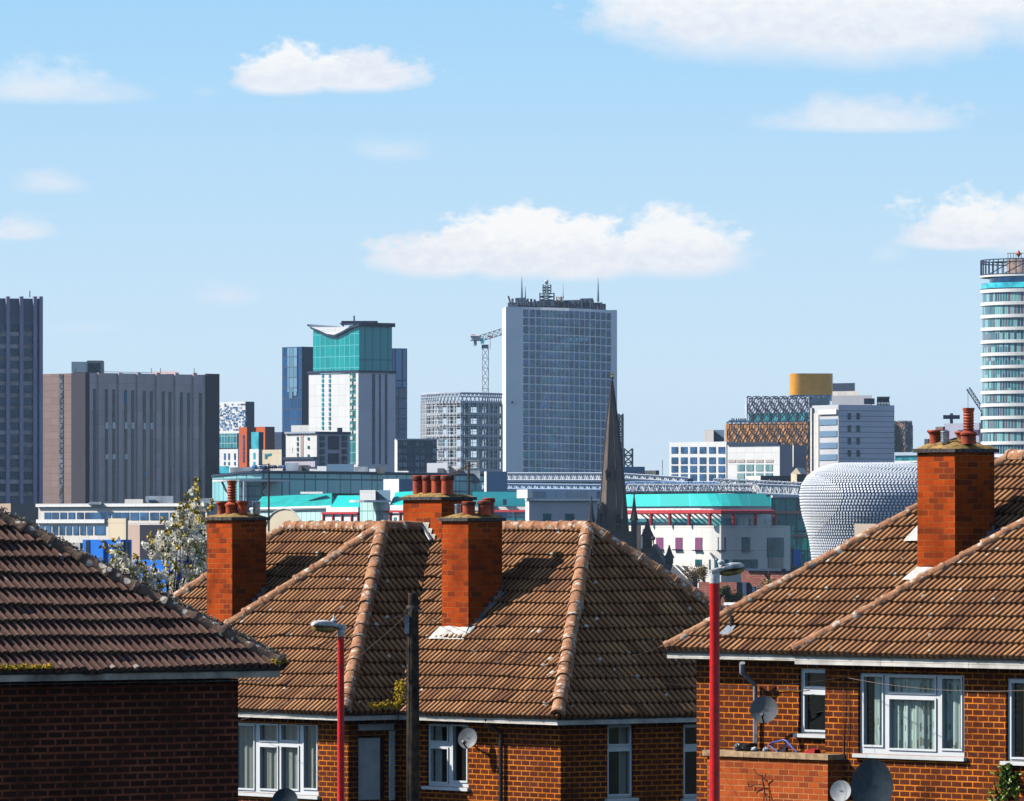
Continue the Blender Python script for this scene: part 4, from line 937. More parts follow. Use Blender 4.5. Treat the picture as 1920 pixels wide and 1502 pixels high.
def box_px(mb, x0, y0, x1, y1, d, dep=4., m=0):
    a = at(x0, y1, d); b = at(x1, y0, d)
    if dep >= 2 and x1-x0 > 4:                # blocks stand turned, like their neighbours
        w = (b.x-a.x)*.9; mb.prism([(a.x, d+w), (b.x, d), (b.x*(d+dep+w)/d, d+dep+w), (a.x*(d+dep+w)/(d+w), d+dep+w*1.01)], a.z, b.z, m); return
    mb.obox((a.x, a.y, a.z), (b.x-a.x, 0, 0), (0, dep, 0), (0, 0, b.z-a.z), m)
def boxes(name, rects, mat, parent=None, d=1500, dep=4.):
    mb = MB(); [box_px(mb, *r, d, dep) for r in rects]; return mb.build(name, mat, parent)
def each(name, rects, mat, parent, d, dep=4.):
    for r in rects:
        m = r[4] if len(r) > 4 else mat; mb = MB(); box_px(mb, *r[:4], d, dep); mb.build(name, m, parent)
def curve_wall(root, pts, y0, y1, name, mat, z=None, dtop=0):
    """pts = [(px, depth)], vertical or leaning strip between photo rows y0 (bottom) and y1 (top), rows taken at the nearest point"""
    dm = min(p[1] for p in pts); zb, zt = zat(y0, dm), zat(y1, dm)
    mb = MB(); vs = [(xat(p, dd), dd, zb) for p, dd in pts]+[(xat(p, dd)*(1), dd+dtop, zt) for p, dd in pts]; n = len(pts)
    mb.add(vs, [(i, i+1, n+i+1, n+i) for i in range(n-1)]); return mb.build(name, mat, root, smooth=True)
rng = random.Random(77)

# ---- dark fluted tower at the left edge
root, fl, fr = bld('office_tower', 'tall dark fluted office tower cut by the left edge', -30, -60, 78, 559, 1700, 72, c_concrete, lit('dark_fluted_concrete', (.28, .27, .38), var=.15))
piers = [(x, 556, x+6.5, 945, 1.1) for x in (-12, 10, 35.5, 61, 72)]
panes(root, fr, piers, lit('tower_pier', (.40, .38, .55)), name='pier')
wn = [(x0, y, x1, y+15, .3) for (x0, x1) in ((-5, 10), (17, 35), (43, 60.5), (68, 71.5)) for y in fr_(607, 930, 14)]
panes(root, fr, wn, c_wind)
sp = [(x0, y, x1, y+8, .2) for (x0, x1) in ((-5, 10), (17, 35), (43, 60.5)) for y in fr_(622, 945, 14)]
panes(root, fr, sp, lit('tower_spandrel', (.66, .54, .56), var=.3, scale=.3), name='spandrel')
mb = MB(); mb.tube([fr.pt(56, 558, -3), fr.pt(56, 545, -3)], .12, 5); mb.build('mast', c_dark, root)
bld('podium_building', 'brown windowless podium under the dark tower at the left edge', 20, -20, 71, 944, 1650, 75, lit('sandy_wall', (.50, .36, .26)), lit('brown_podium_wall', (.20, .16, .16)))

# ---- big brown-grey windowless block
c_slab = gridmat('brown_grey_panels', (.84, .64, .63), (.64, .48, .48), 3.1, 3.6, .16, rough=.9, var=.16, spec=.2)
root, fl, fr = bld('office_block', 'big brown-grey block with tall slit windows, beside the dark tower', 168, 79, 409, 699, 1800, 24, gridmat('pinkish_brown_panels', (.32, .225, .20), (.22, .15, .14), 3.1, 1.8, .14, rough=.9, var=.14, spec=.2), c_slab)
panes(root, fl, [(112, y, 119, y+7.5, .2) for y in fr_(702, 945, 26)], lit('stair_glazing', (.16, .18, .24), var=.6, scale=.6))
panes(root, fl, [(140.5, 699, 167, 948, 1.2)], lit('recessed_dark_brick', (.055, .045, .06)), name='dark_bay')
panes(root, fr, [(385, 701, 409, 948, .6)], lit('dark_end_bay', (.06, .05, .07)), name='dark_bay')
sl_ = [177, 199.5, 213, 235.5, 248.5, 270.5, 283.5, 306, 318.5, 340, 353.5, 375.5]
panes(root, fr, [(x-2.2, 729+i*.7, x+2.4, 940, .15) for i, x in enumerate(sl_)], glass('slit_window', (.01, .018, .03), .3, 0.), name='slit_window')
panes(root, fr, [(x-2.3, y, x+2.3, y+12, .25) for x in (199.5, 213, 235.5, 248.5) for y in (792, )]+[(x-2.3, y, x+2.3, y+9, .25) for x in (199.5, 213, 235.5) for y in (852,)]+[(x-2, 793, x+2, 805, .25) for x in (270.5, 283.5)], lit('white_blind', (.98, .98, .98)), name='blind')
panes(root, fr, [(x-2, 887, x+2, 892, .25) for x in (270.5, 340, 353.5)]+[(x-2, 735, x+2, 755, .25) for x in (235.5, )], lit('blue_blind', (.05, .35, .62)), name='blind')
panes(root, fr, [(x-3.4, 699, x+3.4, 945, .5) for x in (186, 224, 259, 295, 330, 364)], c_slab, name='panel_rib')
c_ = fr.pt(190, 697, -8); mb = MB(); a0 = at(134, 698, 1815); b0_ = at(192, 676, 1815)
mb.obox((a0.x, a0.y, a0.z), ((b0_.x-a0.x)*.5, 0, 0), (0, 8, 0), (0, 0, (b0_.z-a0.z)*.9)); o = mb.build('plant_room', c_white, root); mb = MB(); mb.obox((a0.x+(b0_.x-a0.x)*.5, a0.y, a0.z), ((b0_.x-a0.x)*.5, 0, 0), (0, 8, 0), (0, 0, (b0_.z-a0.z))); mb.build('louvre', lit('plant_room_shade', (.45, .42, .40)), o); mb = MB(); box_px(mb, 165, 681, 188, 697, 1814.8, .3); mb.build('louvre', c_wind, o)
boxes('roof_kerb', [(283, 696, 333, 701)], c_slab, root, 1820)
mb = MB()
for x in (142, 284, 301, 364): mb.tube([at(x, 700, 1812), at(x, 690, 1812)], .08, 4)
mb.tube([at(192, 697, 1812), at(283, 699, 1812)], .06, 4); mb.build('railing', c_dark, root)

# ---- white 1970s block with ribbon windows, left
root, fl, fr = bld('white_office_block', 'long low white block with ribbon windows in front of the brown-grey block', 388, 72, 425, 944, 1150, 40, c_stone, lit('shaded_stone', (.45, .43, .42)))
panes(root, fl, [(72, 944, 388, 950, .6), (72, 974, 200, 981, .5)], c_white, name='parapet')
panes(root, fl, [(x, 961, x+(12 if x < 150 else 15.5), 975, .1) for x in [84, 98, 113.5, 129, 145, 160, 176, 192.5, 211, 227, 245, 263, 282, 300, 319]], c_win)
panes(root, fl, [(x, 986, x+10, 1003, .1) for x in [73, 86, 99, 112, 125, 138, 151, 164, 178, 188]], c_win)
panes(root, fl, [(330, 958, 356, 1003, .1), (362, 958, 384, 1003, .1)], c_wind)
each('roof_plant', [(165, 941, 190, 946), (232, 936, 268, 945, c_stone), (270, 930, 325, 944), (372, 934, 400, 944), (278, 937, 292, 941, c_win)], c_grey, root, 1170)
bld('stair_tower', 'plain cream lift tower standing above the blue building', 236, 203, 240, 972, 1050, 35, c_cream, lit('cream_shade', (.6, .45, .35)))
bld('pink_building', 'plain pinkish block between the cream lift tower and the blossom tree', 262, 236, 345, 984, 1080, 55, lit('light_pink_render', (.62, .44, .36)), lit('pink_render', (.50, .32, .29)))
root, fl, fr = bld('warehouse', 'low white and grey sheds left of the blue building', 150, 85, 165, 1018, 1000, 30, lit('pale_shed', (.58, .56, .56), var=.4, scale=.3), c_slate)
panes(root, fl, [(x, 1024, x+9, 1034, .1) for x in (92, 106, 121, 136)], c_win)
root, fl, fr = bld('blue_building', 'bright blue building with dark recesses, seen through the blossom', 233, 155, 247, 1012, 950, 20, c_blue, c_blue)
panes(root, fl, [(162, 1013, 169, 1048, .1), (234, 1016, 240, 1045, .1)], c_wind, name='recess'); panes(root, fl, [(196, 1014, 199, 1060, .5), (229, 1012, 233, 1060, .5)], c_blue, name='buttress')
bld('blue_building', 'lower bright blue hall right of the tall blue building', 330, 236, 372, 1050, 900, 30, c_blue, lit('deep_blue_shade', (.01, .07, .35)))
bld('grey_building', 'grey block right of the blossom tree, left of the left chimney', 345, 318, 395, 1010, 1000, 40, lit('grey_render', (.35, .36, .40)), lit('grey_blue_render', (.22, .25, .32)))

# ---- patchwork cube and coloured apartments
root, fl, fr = bld('patchwork_building', 'white cube speckled with blue squares, behind the orange tower', 460, 405, 477, 753, 2700, 22, c_white, c_dark)
cells = []
for j in range(17):
    for i in range(18):
        x, y = 410+i*2.75, 757+j*2.95
        if rng.random() < (.22 if j < 4 else .5): cells.append((x, y, x+2.75*rng.choice((1, 1, 2)), y+2.95, .1, rng.choice([c_win, lit('mid_blue_panel', (.12, .22, .42)), lit('pale_blue_panel', (.40, .50, .68))])))
pal = [c_win, lit('mid_blue_panel', (.12, .22, .42)), lit('pale_blue_panel', (.40, .50, .68))]
for k, pm in enumerate(pal): panes(root, fl, [(*c[:4], .1+.03*k) for i, c in enumerate(cells) if i % 3 == k], pm, name='square_panel', limit=33)
panes(root, fr, [(465+i*3.5, 765+rng.random()*60, 467+i*3.5, 768+rng.random()*60, .1) for i in range(0)], c_win)
root, fl, fr = bld('apartment_building', 'white apartments with a teal glass top floor, left of the orange tower', 446, 400, 450, 812, 2000, 25, c_white, c_white)
panes(root, fl, [(402, 813, 446, 840, .3)], gridmat('teal_curtain_wall', (.03, .30, .32), (.5, .6, .62), 1.4, 2.1, .14, pane2=(.02, .14, .2)), name='glazing')
panes(root, fl, [(x, y, x+2.4, y+h, .15) for x in (420.5, 428.5, 439.5) for (y, h) in ((850, 12), (866, 6))], c_win)
root, fl, fr = bld('orange_tower', 'bright orange narrow tower with a vertical strip of windows', 463, 448, 480, 801, 1980, 30, c_orange, lit('brown_red_side', (.25, .07, .05)))
panes(root, fl, [(455.5, y, 458.5, y+6, .15) for y in fr_(816, 868, 7)], c_win)
root, fl, fr = bld('orange_building', 'orange and brown block right of the orange tower', 497, 478, 515, 800, 2050, 30, c_orange, lit('brown_side', (.20, .075, .06)))
root, fl, fr = bld('apartment_building', 'teal and white bay block between the orange buildings', 485, 471, 494, 810, 1960, 35, c_wint, c_dark)
root, fl, fr = bld('apartment_building', 'small white block with one slit window under the teal bay', 485, 468, 493, 842, 1940, 35, c_white, lit('lilac_shade', (.4, .38, .42)))
panes(root, fl, [(475.5, 849, 478.5, 860, .15), (475.5, 866, 478.5, 875, .15)], c_wint)
root, fl, fr = bld('cream_building', 'curved cream block with small teal windows, left of the aerial', 528, 492, 542, 843, 1900, 18, c_cream, lit('dark_glass_end', (.08, .12, .2)))
panes(root, fl, [(497, 851, 501, 860, .15), (501.5, 851, 505, 855, .15), (505.5, 850, 509, 854, .15)], c_wint)
bld('dark_glass_building', 'low dark blue glass block behind the cream block', 528, 512, 540, 810, 2200, 20, c_navy, c_dark)

# ---- the tall group: dark blue towers behind the white tower with the teal crown
c_blgl = gridmat('deep_blue_glass', (.01, .10, .30), (.02, .04, .10), 4, 3.6, .4, rough=.12, var=.5); c_ltgl = gridmat('sky_blue_glass', (.25, .45, .60), (.05, .12, .22), 2.2, 3.6, .35, rough=.1, var=.35)
root, fl, fr = bld('glass_tower', 'dark blue glass tower left of the white tower with the teal crown', 566, 529, 600, 650, 2400, 20, c_blgl, c_dark)
panes(root, fl, [(540, 652, 558, 735, .3)], c_ltgl, name='bright_glazing'); panes(root, fl, [(543, 735, 549, 748, .25), (551, 735, 557, 742, .25)], c_ltgl, name='bright_glazing')
root, fl, fr = bld('glass_tower', 'dark blue glass tower right of the white tower with the teal crown', 735, 725, 763.5, 653, 2400, 70, c_blgl, c_blgl)
panes(root, fr, [(737, 654, 761, 726, .3)], gridmat('mid_blue_glass', (.10, .34, .62), (.02, .05, .1), 2.6, 30, .5, rough=.2, var=.4), name='bright_glazing')
c_tcr = gridmat('teal_crown_glass', (.0, .42, .42), (.10, .55, .55), 2.4, 3.4, .22, rough=.2, var=.25)
root, fl, fr = bld('residential_tower', 'white tower with a teal glass crown and a curved dipping roof', 674, 579, 741.5, 699, 2100, 36, c_white, lit('shaded_white_cladding', (.78, .70, .76)))  # right wall: white cladding with its shade put into a lilac-grey colour
panes(root, fl, [(578, 695, 674, 699.5, .4)], c_dark, name='cornice'); panes(root, fr, [(674, 695, 742, 699.5, .4)], c_dark, name='cornice')
for x in (605.5, 618.5): panes(root, fl, [(x-1.5, y, x+1.5, y+6.2, .2) for y in fr_(702, 808, 12)], c_wint)
panes(root, fl, [(656.5, 700, 669, 870, .15)], gridmat('teal_strip_glass', (.02, .25, .26), (.3, .5, .5), 2, 3.2, .2), name='glazing')
panes(root, fl, [(x, y, x+4, y+6, .35) for i, y in enumerate(fr_(704, 830, 11)) for x in ((657.5, 665) if i % 2 else (658.5, ))], c_stone, name='bay_frame')
panes(root, fl, [(669.5, 700, 673.8, 872, .4)], c_white, name='corner_pier')
panes(root, fr, [(698, 701, 702.5, 870, .2), (711, 701, 713.5, 870, .2), (722, 701, 725.5, 870, .2)], c_wind, name='slit_window')
# crown
a = R(50); c = Vector((xat(673.5, 2101), 2101)); dl = Vector((-math.cos(a), math.sin(a))); dr = Vector((math.sin(a), math.cos(a)))
L = c+dl*solve(587, c, dl); Rr = c+dr*solve(735, c, dr); Bk = L+(Rr-c); zb = zat(696, 2101)
def dip(t): y = [614, 620, 627.5, 630, 624, 616, 612]; q = t*6; i = min(5, int(q)); f_ = q-i; return y[i]+(y[i+1]-y[i])*f_
mb = MB(); n = 24; lo = [L.lerp(c, i/n) for i in range(n+1)]
mb.add([(p.x, p.y, zb) for p in lo]+[(p.x, p.y, zat(dip(i/n), 2101)) for i, p in enumerate(lo)], [(i, i+1, n+2+i, n+1+i) for i in range(n)]); mb.build('crown_glazing', c_tcr, root)
mb = MB(); zt = zat(612, 2101); mb.quad((*c, zb), (*Rr, zb), (*Rr, zt), (*c, zt)); mb.quad((*Rr, zb), (*Bk, zb), (*Bk, zt), (*Rr, zt)); mb.quad((*Bk, zb), (*L, zb), (*L, zt), (*Bk, zt)); mb.build('crown_glazing', gridmat('teal_ribbed_glass', (.0, .42, .44), (.0, .24, .28), 3, 60, .5, rough=.3, var=.2), root)
mb = MB(); vs = []; off = -dr*.8; ex = -dl*0
for i in range(-2, n+2):
    p = L.lerp(c, i/n); z = zat(dip(min(1, max(0, i/n))), 2101)+(.9 if i < 0 else 0)
    for q, h in ((off, .0), (off, .6), (Rr-c, .6+(zt-z)*.85), (Rr-c, (zt-z)*.85)): vs.append((p.x+q.x, p.y+q.y, z+h))
m_ = len(vs)//4; mb.add(vs, [(4*i+k, 4*i+(k+1) % 4, 4*i+4+(k+1) % 4, 4*i+4+k) for i in range(m_-1) for k in range(4)])
mb.m = [1 if k == 1 else 0 for i in range(m_-1) for k in range(4)]; mb.build('curved_roof', [c_dark, c_white], root)
mb = MB(); p = c+dr*0; mb.quad((c.x-dl.x*1, c.y, zt), (Rr.x+1, Rr.y, zt), (Rr.x+1, Rr.y, zt+1.2), (c.x-dl.x*1, c.y, zt+1.2)); mb.tube([at(664, 612, 2110), at(664, 592, 2110)], .25, 5); mb.obox(at(640, 606, 2110), (11, 0, 0), (0, 6, 0), (0, 0, .7)); mb.tube([at(640, 608, 2108), at(700, 606, 2108)], .3, 4); mb.tube([at(645, 612, 2108), at(638, 606, 2108)], .2, 4); mb.tube([at(655, 612, 2108), at(690, 606, 2108)], .2, 4); mb.build('roof_rig', c_dark, root)
# white block with balconies in front
c_wshade = lit('shaded_white_render', (.60, .54, .64))  # white walls repeated in lilac, the shade is in the colour
root, fl, fr = bld('apartment_building', 'white block with balconies in front of the white tower', 594, 536, 656, 812, 1800, 52, c_white, c_wshade)
panes(root, fl, [(536, 809.5, 594, 813, .5)], lit('grey_coping', (.45, .5, .6)), name='parapet'); panes(root, fr, [(594, 809.5, 656, 813.5, .5)], c_dark, name='parapet')
panes(root, fl, [(557.5, y, 560, y+7, .2) for y in (819, 829, 839, 849)]+[(577.5, y, 580.5, y+5, .2) for y in (820, 836, 852)], c_wint)
panes(root, fl, [(564, 812, 569, 858, .1)], lit('pink_recess', (.55, .42, .40)), name='recess')
panes(root, fr, [(615, 817.5, 635, 843, .15), (615, 850, 635, 872, .15)], lit('dark_bay_glass', (.07, .075, .11)), name='bay')
panes(root, fr, [(x, y, x+7, y+9, .7) for x in (599, 641) for y in (817, 829, 842, 855, 866)], lit('balcony_glass', (.06, .13, .16)), name='balcony')
panes(root, fl, [(536, 857, 594, 862, 1.)], c_dark, name='canopy'); panes(root, fl, [(538, 862, 594, 876, .6)], c_wshade, name='lower_floor')
boxes('plant_room', [(545, 797, 579, 811)], c_white, root, 1830)
mb = MB(); mb.tube([at(637, 812, 1820), at(637, 802, 1820)], .7, 8); mb.build('flue', c_dark, root)
# dark block right
root, fl, fr = bld('dark_apartment_block', 'dark navy block with rows of pale windows, right of the white tower', 745, 740, 819, 824, 1900, 74, c_white, c_navy)
panes(root, fr, [(742, 822.5, 819, 825.5, .5)], lit('grey_coping2', (.5, .52, .58)), name='parapet')
panes(root, fr, [(x, y, x+2.8, y+8, .2) for x in (747.5, 751.2, 756, 759.7, 779, 782.7, 789, 792.7, 811, 814.5) for y in (828, 841, 854, 867, 880)], lit('pale_window_glass', (.30, .40, .48), var=.6, scale=.4, rough=.3))

# ---- concrete frame under construction
root = thing('unfinished_building', 'unfinished white concrete frame building wrapped in scaffold', 'building', (xat(880, 2500), 2500, ground(2500)))
pl = [(790, 2530), (800, 2517), (822, 2508), (862, 2500), (905, 2506), (941, 2520)]
inner = [(p+(862-p)*.12, dd+16) for p, dd in pl]
def ring3(y, pts): return [Vector((xat(p, dd), dd, zat(y, 2500))) for p, dd in pts]
for y in (756, 778, 799, 819, 841, 862, 884, 905):
    mb = MB(); pts = ring3(y, pl)+[Vector((xat(938, 2585), 2585, zat(y, 2500))), Vector((xat(800, 2585), 2585, zat(y, 2500)))]; n = len(pts)
    mb.add([p for p in pts]+[p+Vector((0, 0, .9)) for p in pts], [tuple(range(n)), tuple(range(2*n-1, n-1, -1))]+[(i, (i+1) % n, n+(i+1) % n, n+i) for i in range(n)]); mb.build('floor_slab', c_steelw, root)
def along(pts, n):
    seg = [(Vector((xat(a[0], a[1]), a[1])), Vector((xat(b[0], b[1]), b[1]))) for a, b in zip(pts, pts[1:])]; L = [(b-a).length for a, b in seg]; T = sum(L); out = []
    for i in range(n):
        t = T*i/(n-1); k = 0
        while k < len(L)-1 and t > L[k]: t -= L[k]; k += 1
        out.append(seg[k][0].lerp(seg[k][1], min(1, t/L[k])))
    return out
zb_, z7 = ground(2500), zat(737, 2500)
for i, p in enumerate(along(pl, 18)):
    mb = MB(); mb.tube([(p.x, p.y+1, zb_), (p.x, p.y+1, zat(756, 2500))], .42, 6); mb.build('column', c_steelw, root)
for i, p in enumerate(along(inner, 9)):
    mb = MB(); mb.tube([(p.x, p.y+4, zb_), (p.x, p.y+4, zat(756, 2500))], .7, 6); mb.build('inner_column', lit('inner_concrete', (.80, .85, .95)), root)
mb = MB(); q = along(pl, 34)
for i in range(34):
    mb.tube([(q[i].x, q[i].y-.6, zat(905, 2500)), (q[i].x, q[i].y-.6, zat(752, 2500))], .11, 4)
for y in list(range(760, 905, 7)):
    mb.tube([(p.x, p.y-.6, zat(y, 2500)) for p in q], .08, 4, cap=False)
mb.build('scaffold', lit('scaffold_tube', (.88, .9, .95)), root)
mb = MB()
for i in range(33):
    a_, b_ = q[i], q[i+1]; mb.tube([(a_.x, a_.y, zat(756, 2500)), (b_.x, b_.y, z7)], .26, 4); mb.tube([(b_.x, b_.y, zat(756, 2500)), (a_.x, a_.y, z7)], .18, 4)
mb.tube([(p.x, p.y, z7) for p in q], .42, 5); mb.tube([(p.x, p.y, z7-1.3) for p in q], .25, 5); mb.build('roof_truss', lit('grey_truss', (.55, .58, .68)), root)
for k, (x0, x1, y0, y1, mm) in enumerate(((912, 936, 758, 905, lit('core_navy', (.12, .17, .30))), (866, 880, 760, 905, lit('core_blue', (.10, .13, .24))), (826, 834, 822, 838, c_wint), (828, 833, 846, 860, c_cream), (840, 852, 846, 858, c_wint), (840, 852, 868, 880, c_wint), (826, 834, 868, 880, c_wint))):
    mb = MB(); box_px(mb, x0, y0, x1, y1, 2530 if k < 2 else 2512, 20 if k < 2 else 2); mb.build('core_wall' if k < 2 else 'cladding_panel', mm, root)
# ---- tower cranes
def lattice(mb, a, b, w, n, r=.14, up=None):
    a = V3(a); b = V3(b); d = (b-a).normalized(); x = d.cross(Vector((0, 1, 0))).normalized() if abs(d.y) < .9 else Vector((1, 0, 0)); y = d.cross(x).normalized()
    cs = [(x*sx_+y*sy_)*w/2 for sx_, sy_ in ((-1, -1), (1, -1), (1, 1), (-1, 1))]
    for c in cs: mb.tube([a+c, b+c], r, 4)
    for i in range(n):
        p, q = a.lerp(b, i/n), a.lerp(b, (i+1)/n)
        for k in range(4): mb.tube([p+cs[k], q+cs[(k+1) % 4]], r*.7, 4); mb.tube([p+cs[k], p+cs[(k+1) % 4]], r*.7, 4)
D = 2950; root = thing('tower_crane', 'white tower crane behind the construction frame, jib reaching behind the grey slab tower', 'crane', (xat(910, D), D, ground(D)))
mb = MB(); lattice(mb, (xat(910, D), D, ground(D)), (xat(910, D), D, zat(652, D)), 2.6, 26, .16); mb.build('mast', c_steelw, root)
mb = MB(); lattice(mb, at(901, 634, D), at(1010, 600, D), 2.6, 12, .17); mb.build('jib', c_steelw, root)
mb = MB(); lattice(mb, at(901, 634, D), at(882, 634, D), 1.8, 4, .3); mb.build('counter_jib', c_steelw, root)
each('counterweight', [(888, 636, 894, 648, lit('grey_ballast', (.25, .27, .34))), (884, 627, 891, 633, c_redst)], None, root, D, 3)
each('cab', [(901, 634, 908, 644)], c_wint, root, D-2, 3); each('slewing_ring', [(903, 646, 916, 653), (915, 629, 924, 632, c_redst)], c_grey, root, D-1, 3)
mb = MB(); mb.tube([at(919, 632, D), at(919, 655, D)], .1, 4); mb.build('hook_rope', c_dark, root)
D = 2300; root = thing('tower_crane', 'small dark crane jib just left of the round tower', 'crane', (xat(1846, D), D, ground(D)))
mb = MB(); lattice(mb, at(1846, 775, D), at(1815, 728, D), 1.2, 8, .12); mb.build('jib', c_dark, root); mb = MB(); mb.tube([at(1815, 728, D), at(1815, 775, D)], .08, 4); mb.build('hook_rope', c_dark, root)
mb = MB(); lattice(mb, (xat(1846, D), D, ground(D)), at(1846, 775, D), 2, 30, .2); mb.build('mast', c_dark, root)

# ---- the grey-violet slab tower in the centre
D = 2850; c_av = lit('white_tower_panels', (.90, .92, 1.), scale=.05, var=.05)
root = thing('slab_tower', 'tall pale slab tower with a grid of windows and masts on its roof', 'building', (xat(1050, D), D, ground(D)))
plan = [(941.5, D+24), (948.5, D+1), (980, D), (1015, D-1.6), (1067, D-5.2), (1110, D-6.8), (1149, D-8), (1157, D-8.2), (1150, D+55), (948, D+55)]
P2 = [Vector((xat(p, dd), dd)) for p, dd in plan]; zt = zat(578, D); zb = ground(D)-1; zt2 = zat(582, D)
tops = [575.5, 575, 575.5, 576.5, 578.5, 580.5, 583, 584, 584, 576]
for i in range(len(plan)):
    a_, b_ = P2[i], P2[(i+1) % len(plan)]; za, zb2 = zat(tops[i], D), zat(tops[(i+1) % len(plan)], D)
    mb = MB(); mb.quad((*a_, zb), (*b_, zb), (*b_, zb2), (*a_, za)); mb.build('wall', c_av, root)
mb = MB(); mb.poly([(*p, zt-1) for p in P2]); mb.build('roof', c_dark, root)
faces = [Face(P2[i], P2[i+1]) for i in range(1, 7)]
cols = [(1, 980.8, 990.8), (1, 993.2, 1003), (1, 1005.4, 1013.8)]+[(2, 1015.6+i*7.42, 1021.5+i*7.42) for i in range(7)]+[(3, 1067.6+i*9.8, 1075.6+i*9.8) for i in range(4)]+[(4, 1107.5+i*9.9, 1115.6+i*9.9) for i in range(4)]
fx = {1: faces[1], 2: faces[2], 3: faces[3], 4: faces[4]}; c_aw = [glass('tower_window', (.025, .065, .13), .25, .15), glass('tower_window_violet', (.03, .055, .12), .3, .15), glass('tower_window_teal', (.02, .08, .11), .25, .1)]
allw = []
for r in range(20):
    for ci, (fi, x0, x1) in enumerate(cols):
        xm = (x0+x1)/2; dy = (xm-980)*.042-.5*math.sin((xm-980)/170*3.14)*2; y = 580.3+r*15.62+dy; f_ = fx[fi if not (fi == 3 and xm > 1110) else 4]
        allw.append((f_, (x0+.15, y, x1-.15, y+11.4), r, ci))
rest = [MB(), MB(), MB()]; cnt = 0; lw = MB()
for k, (f_, r_, rr_i, ci) in enumerate(allw):
    q = f_.rect(*r_); mi = rng.choice((0, 0, 1, 2))
    if rr_i < 6 and cnt < 100: m = MB(); f_.slab(m, q, -.3, .15); m.build('window', c_aw[mi], root); cnt += 1
    else: f_.slab(rest[mi], q, -.3, .15)
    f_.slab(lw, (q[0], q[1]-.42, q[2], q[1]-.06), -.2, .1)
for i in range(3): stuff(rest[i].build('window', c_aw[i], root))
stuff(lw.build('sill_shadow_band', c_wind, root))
panes(root, faces[3], [(x, 633.5, x+5.5, 640, .3) for x in (1068.5, 1079, 1088, 1097.5)], lit('bright_window_blind', (.30, .62, .72)), name='bright_window')
mb = MB(); box_px(mb, 959, 752, 962, 756, D-1, 1); mb.build('wall_vent', c_dark, root)
# roof equipment
rt = MB(); DR = D+4
for (x0, y0, x1, y1) in ((952, 566, 1002, 576), (966, 558, 985, 568), (1000, 562, 1090, 577), (1006, 563, 1050, 573), (1052, 564, 1086, 577), (1086, 567, 1130, 580), (1088, 559, 1112, 568), (1120, 571, 1136, 582)): box_px(rt, x0, y0, x1, y1, DR+rng.uniform(0, 8), 8)
rt.build('plant_enclosure', c_dark, root)
m2_ = MB(); box_px(m2_, 1043, 556, 1057, 566, DR, 5); m2_.build('plant_cabin', c_stone, root)
sc = MB()
for i in range(70):
    x = rng.uniform(955, 1138); h = rng.uniform(3, 11)*(1 if x < 1000 or 1085 < x < 1115 else .6); yb = 572+(x-955)*.045
    sc.tube([at(x, yb, DR+rng.uniform(-6, 6)), at(x+rng.uniform(-1.5, 1.5), yb-h-4, DR)], rng.uniform(.12, .3), 4)
    if rng.random() < .35: sc.box(at(x, yb-h-3, DR), .9, .4, 1.6)
sc.tube([at(953, 555, DR), at(957, 568, DR)], .35, 4); sc.tube([at(957, 568, DR), at(965, 570, DR)], .3, 4); sc.build('antenna_cluster', c_dark, root)
for (x, yb, yt_, r) in ((978.5, 562, 519, .32), (985, 562, 537, .2), (1121.5, 566, 521, .3), (1056, 560, 530, .1)):
    mb = MB(); mb.tube([at(x, yb, DR), at(x, (yb+yt_)/2, DR), at(x, yt_, DR)], [r*1.8, r, r*.3], 6); mb.build('mast', lit('mast_paint', (.10, .25, .30)), root)
lt = MB(); lattice(lt, at(1025.5, 563, DR), at(1025.5, 550, DR), 5.8, 2, .25); lattice(lt, at(1025.5, 550, DR), at(1025.5, 534, DR), 3.2, 3, .22); lt.tube([at(1025.5, 534, DR), at(1025.5, 525, DR)], .5, 6); lt.build('lattice_mast', c_dark, root)
mb = MB(); mb.lathe(at(1024.5, 529, DR-1), [(.2, -1.1), (.8, -.5), (.9, .4), (.2, 1.1)], 10); mb.build('radome', c_white, root, smooth=True)
# scaffolded stubs right of it
root = thing('lift_shaft_scaffold', 'dark scaffolded lift shaft right of the slab tower', 'scaffold', (xat(1175, 2700), 2700, ground(2700)))
mb = MB(); lattice(mb, (xat(1164, 2700), 2700, ground(2700)), at(1164, 776, 2700), 1.6, 40, .35); lattice(mb, (xat(1178, 2700), 2700, ground(2700)), at(1178, 841, 2700), 3.2, 24, .35); mb.build('tubing', c_dark, root)

# ---- white grid building, cream block
root, fl, fr = bld('grid_office', 'white office with a square grid of dark windows', 1362, 1255, 1372, 828, 1900, 12, c_white, c_white)
panes(root, fl, [(1259.5+i*17.6, y, 1271.5+i*17.6, y+12, .15) for i in range(6) for y in (838, 857.5, 873.5, 889, 905)], c_win)
boxes('plant_room', [(1321, 806, 1338, 829)], c_stone, root, 1925, 6); boxes('plant_room', [(1338, 806, 1358, 829)], lit('blue_grey_plant', (.14, .22, .32)), root, 1926, 6)
mb = MB(); mb.tube([at(1242, 893, 1890), at(1242, 862, 1890)], .1, 4); mb.build('mast', c_grey, root)
root, fl, fr = bld('cream_office', 'plain cream block with two rows of windows, right of the grid office', 1462, 1364, 1486, 833, 1880, 22, c_white, lit('shaded_lilac_wall', (.36, .33, .38)))  # right wall carries painted shade, a darker lilac copy of the left
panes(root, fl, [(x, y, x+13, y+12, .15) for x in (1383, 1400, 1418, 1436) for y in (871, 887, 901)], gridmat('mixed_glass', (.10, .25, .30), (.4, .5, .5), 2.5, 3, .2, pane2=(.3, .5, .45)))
panes(root, fl, [(x, 862, x+14, 867, .12) for x in (1366, 1382.5, 1400, 1417.5, 1436)], lit('beige_panel', (.60, .50, .45)), name='spandrel'); panes(root, fl, [(1365, 829, 1462, 834, .5)], c_dark, name='coping')
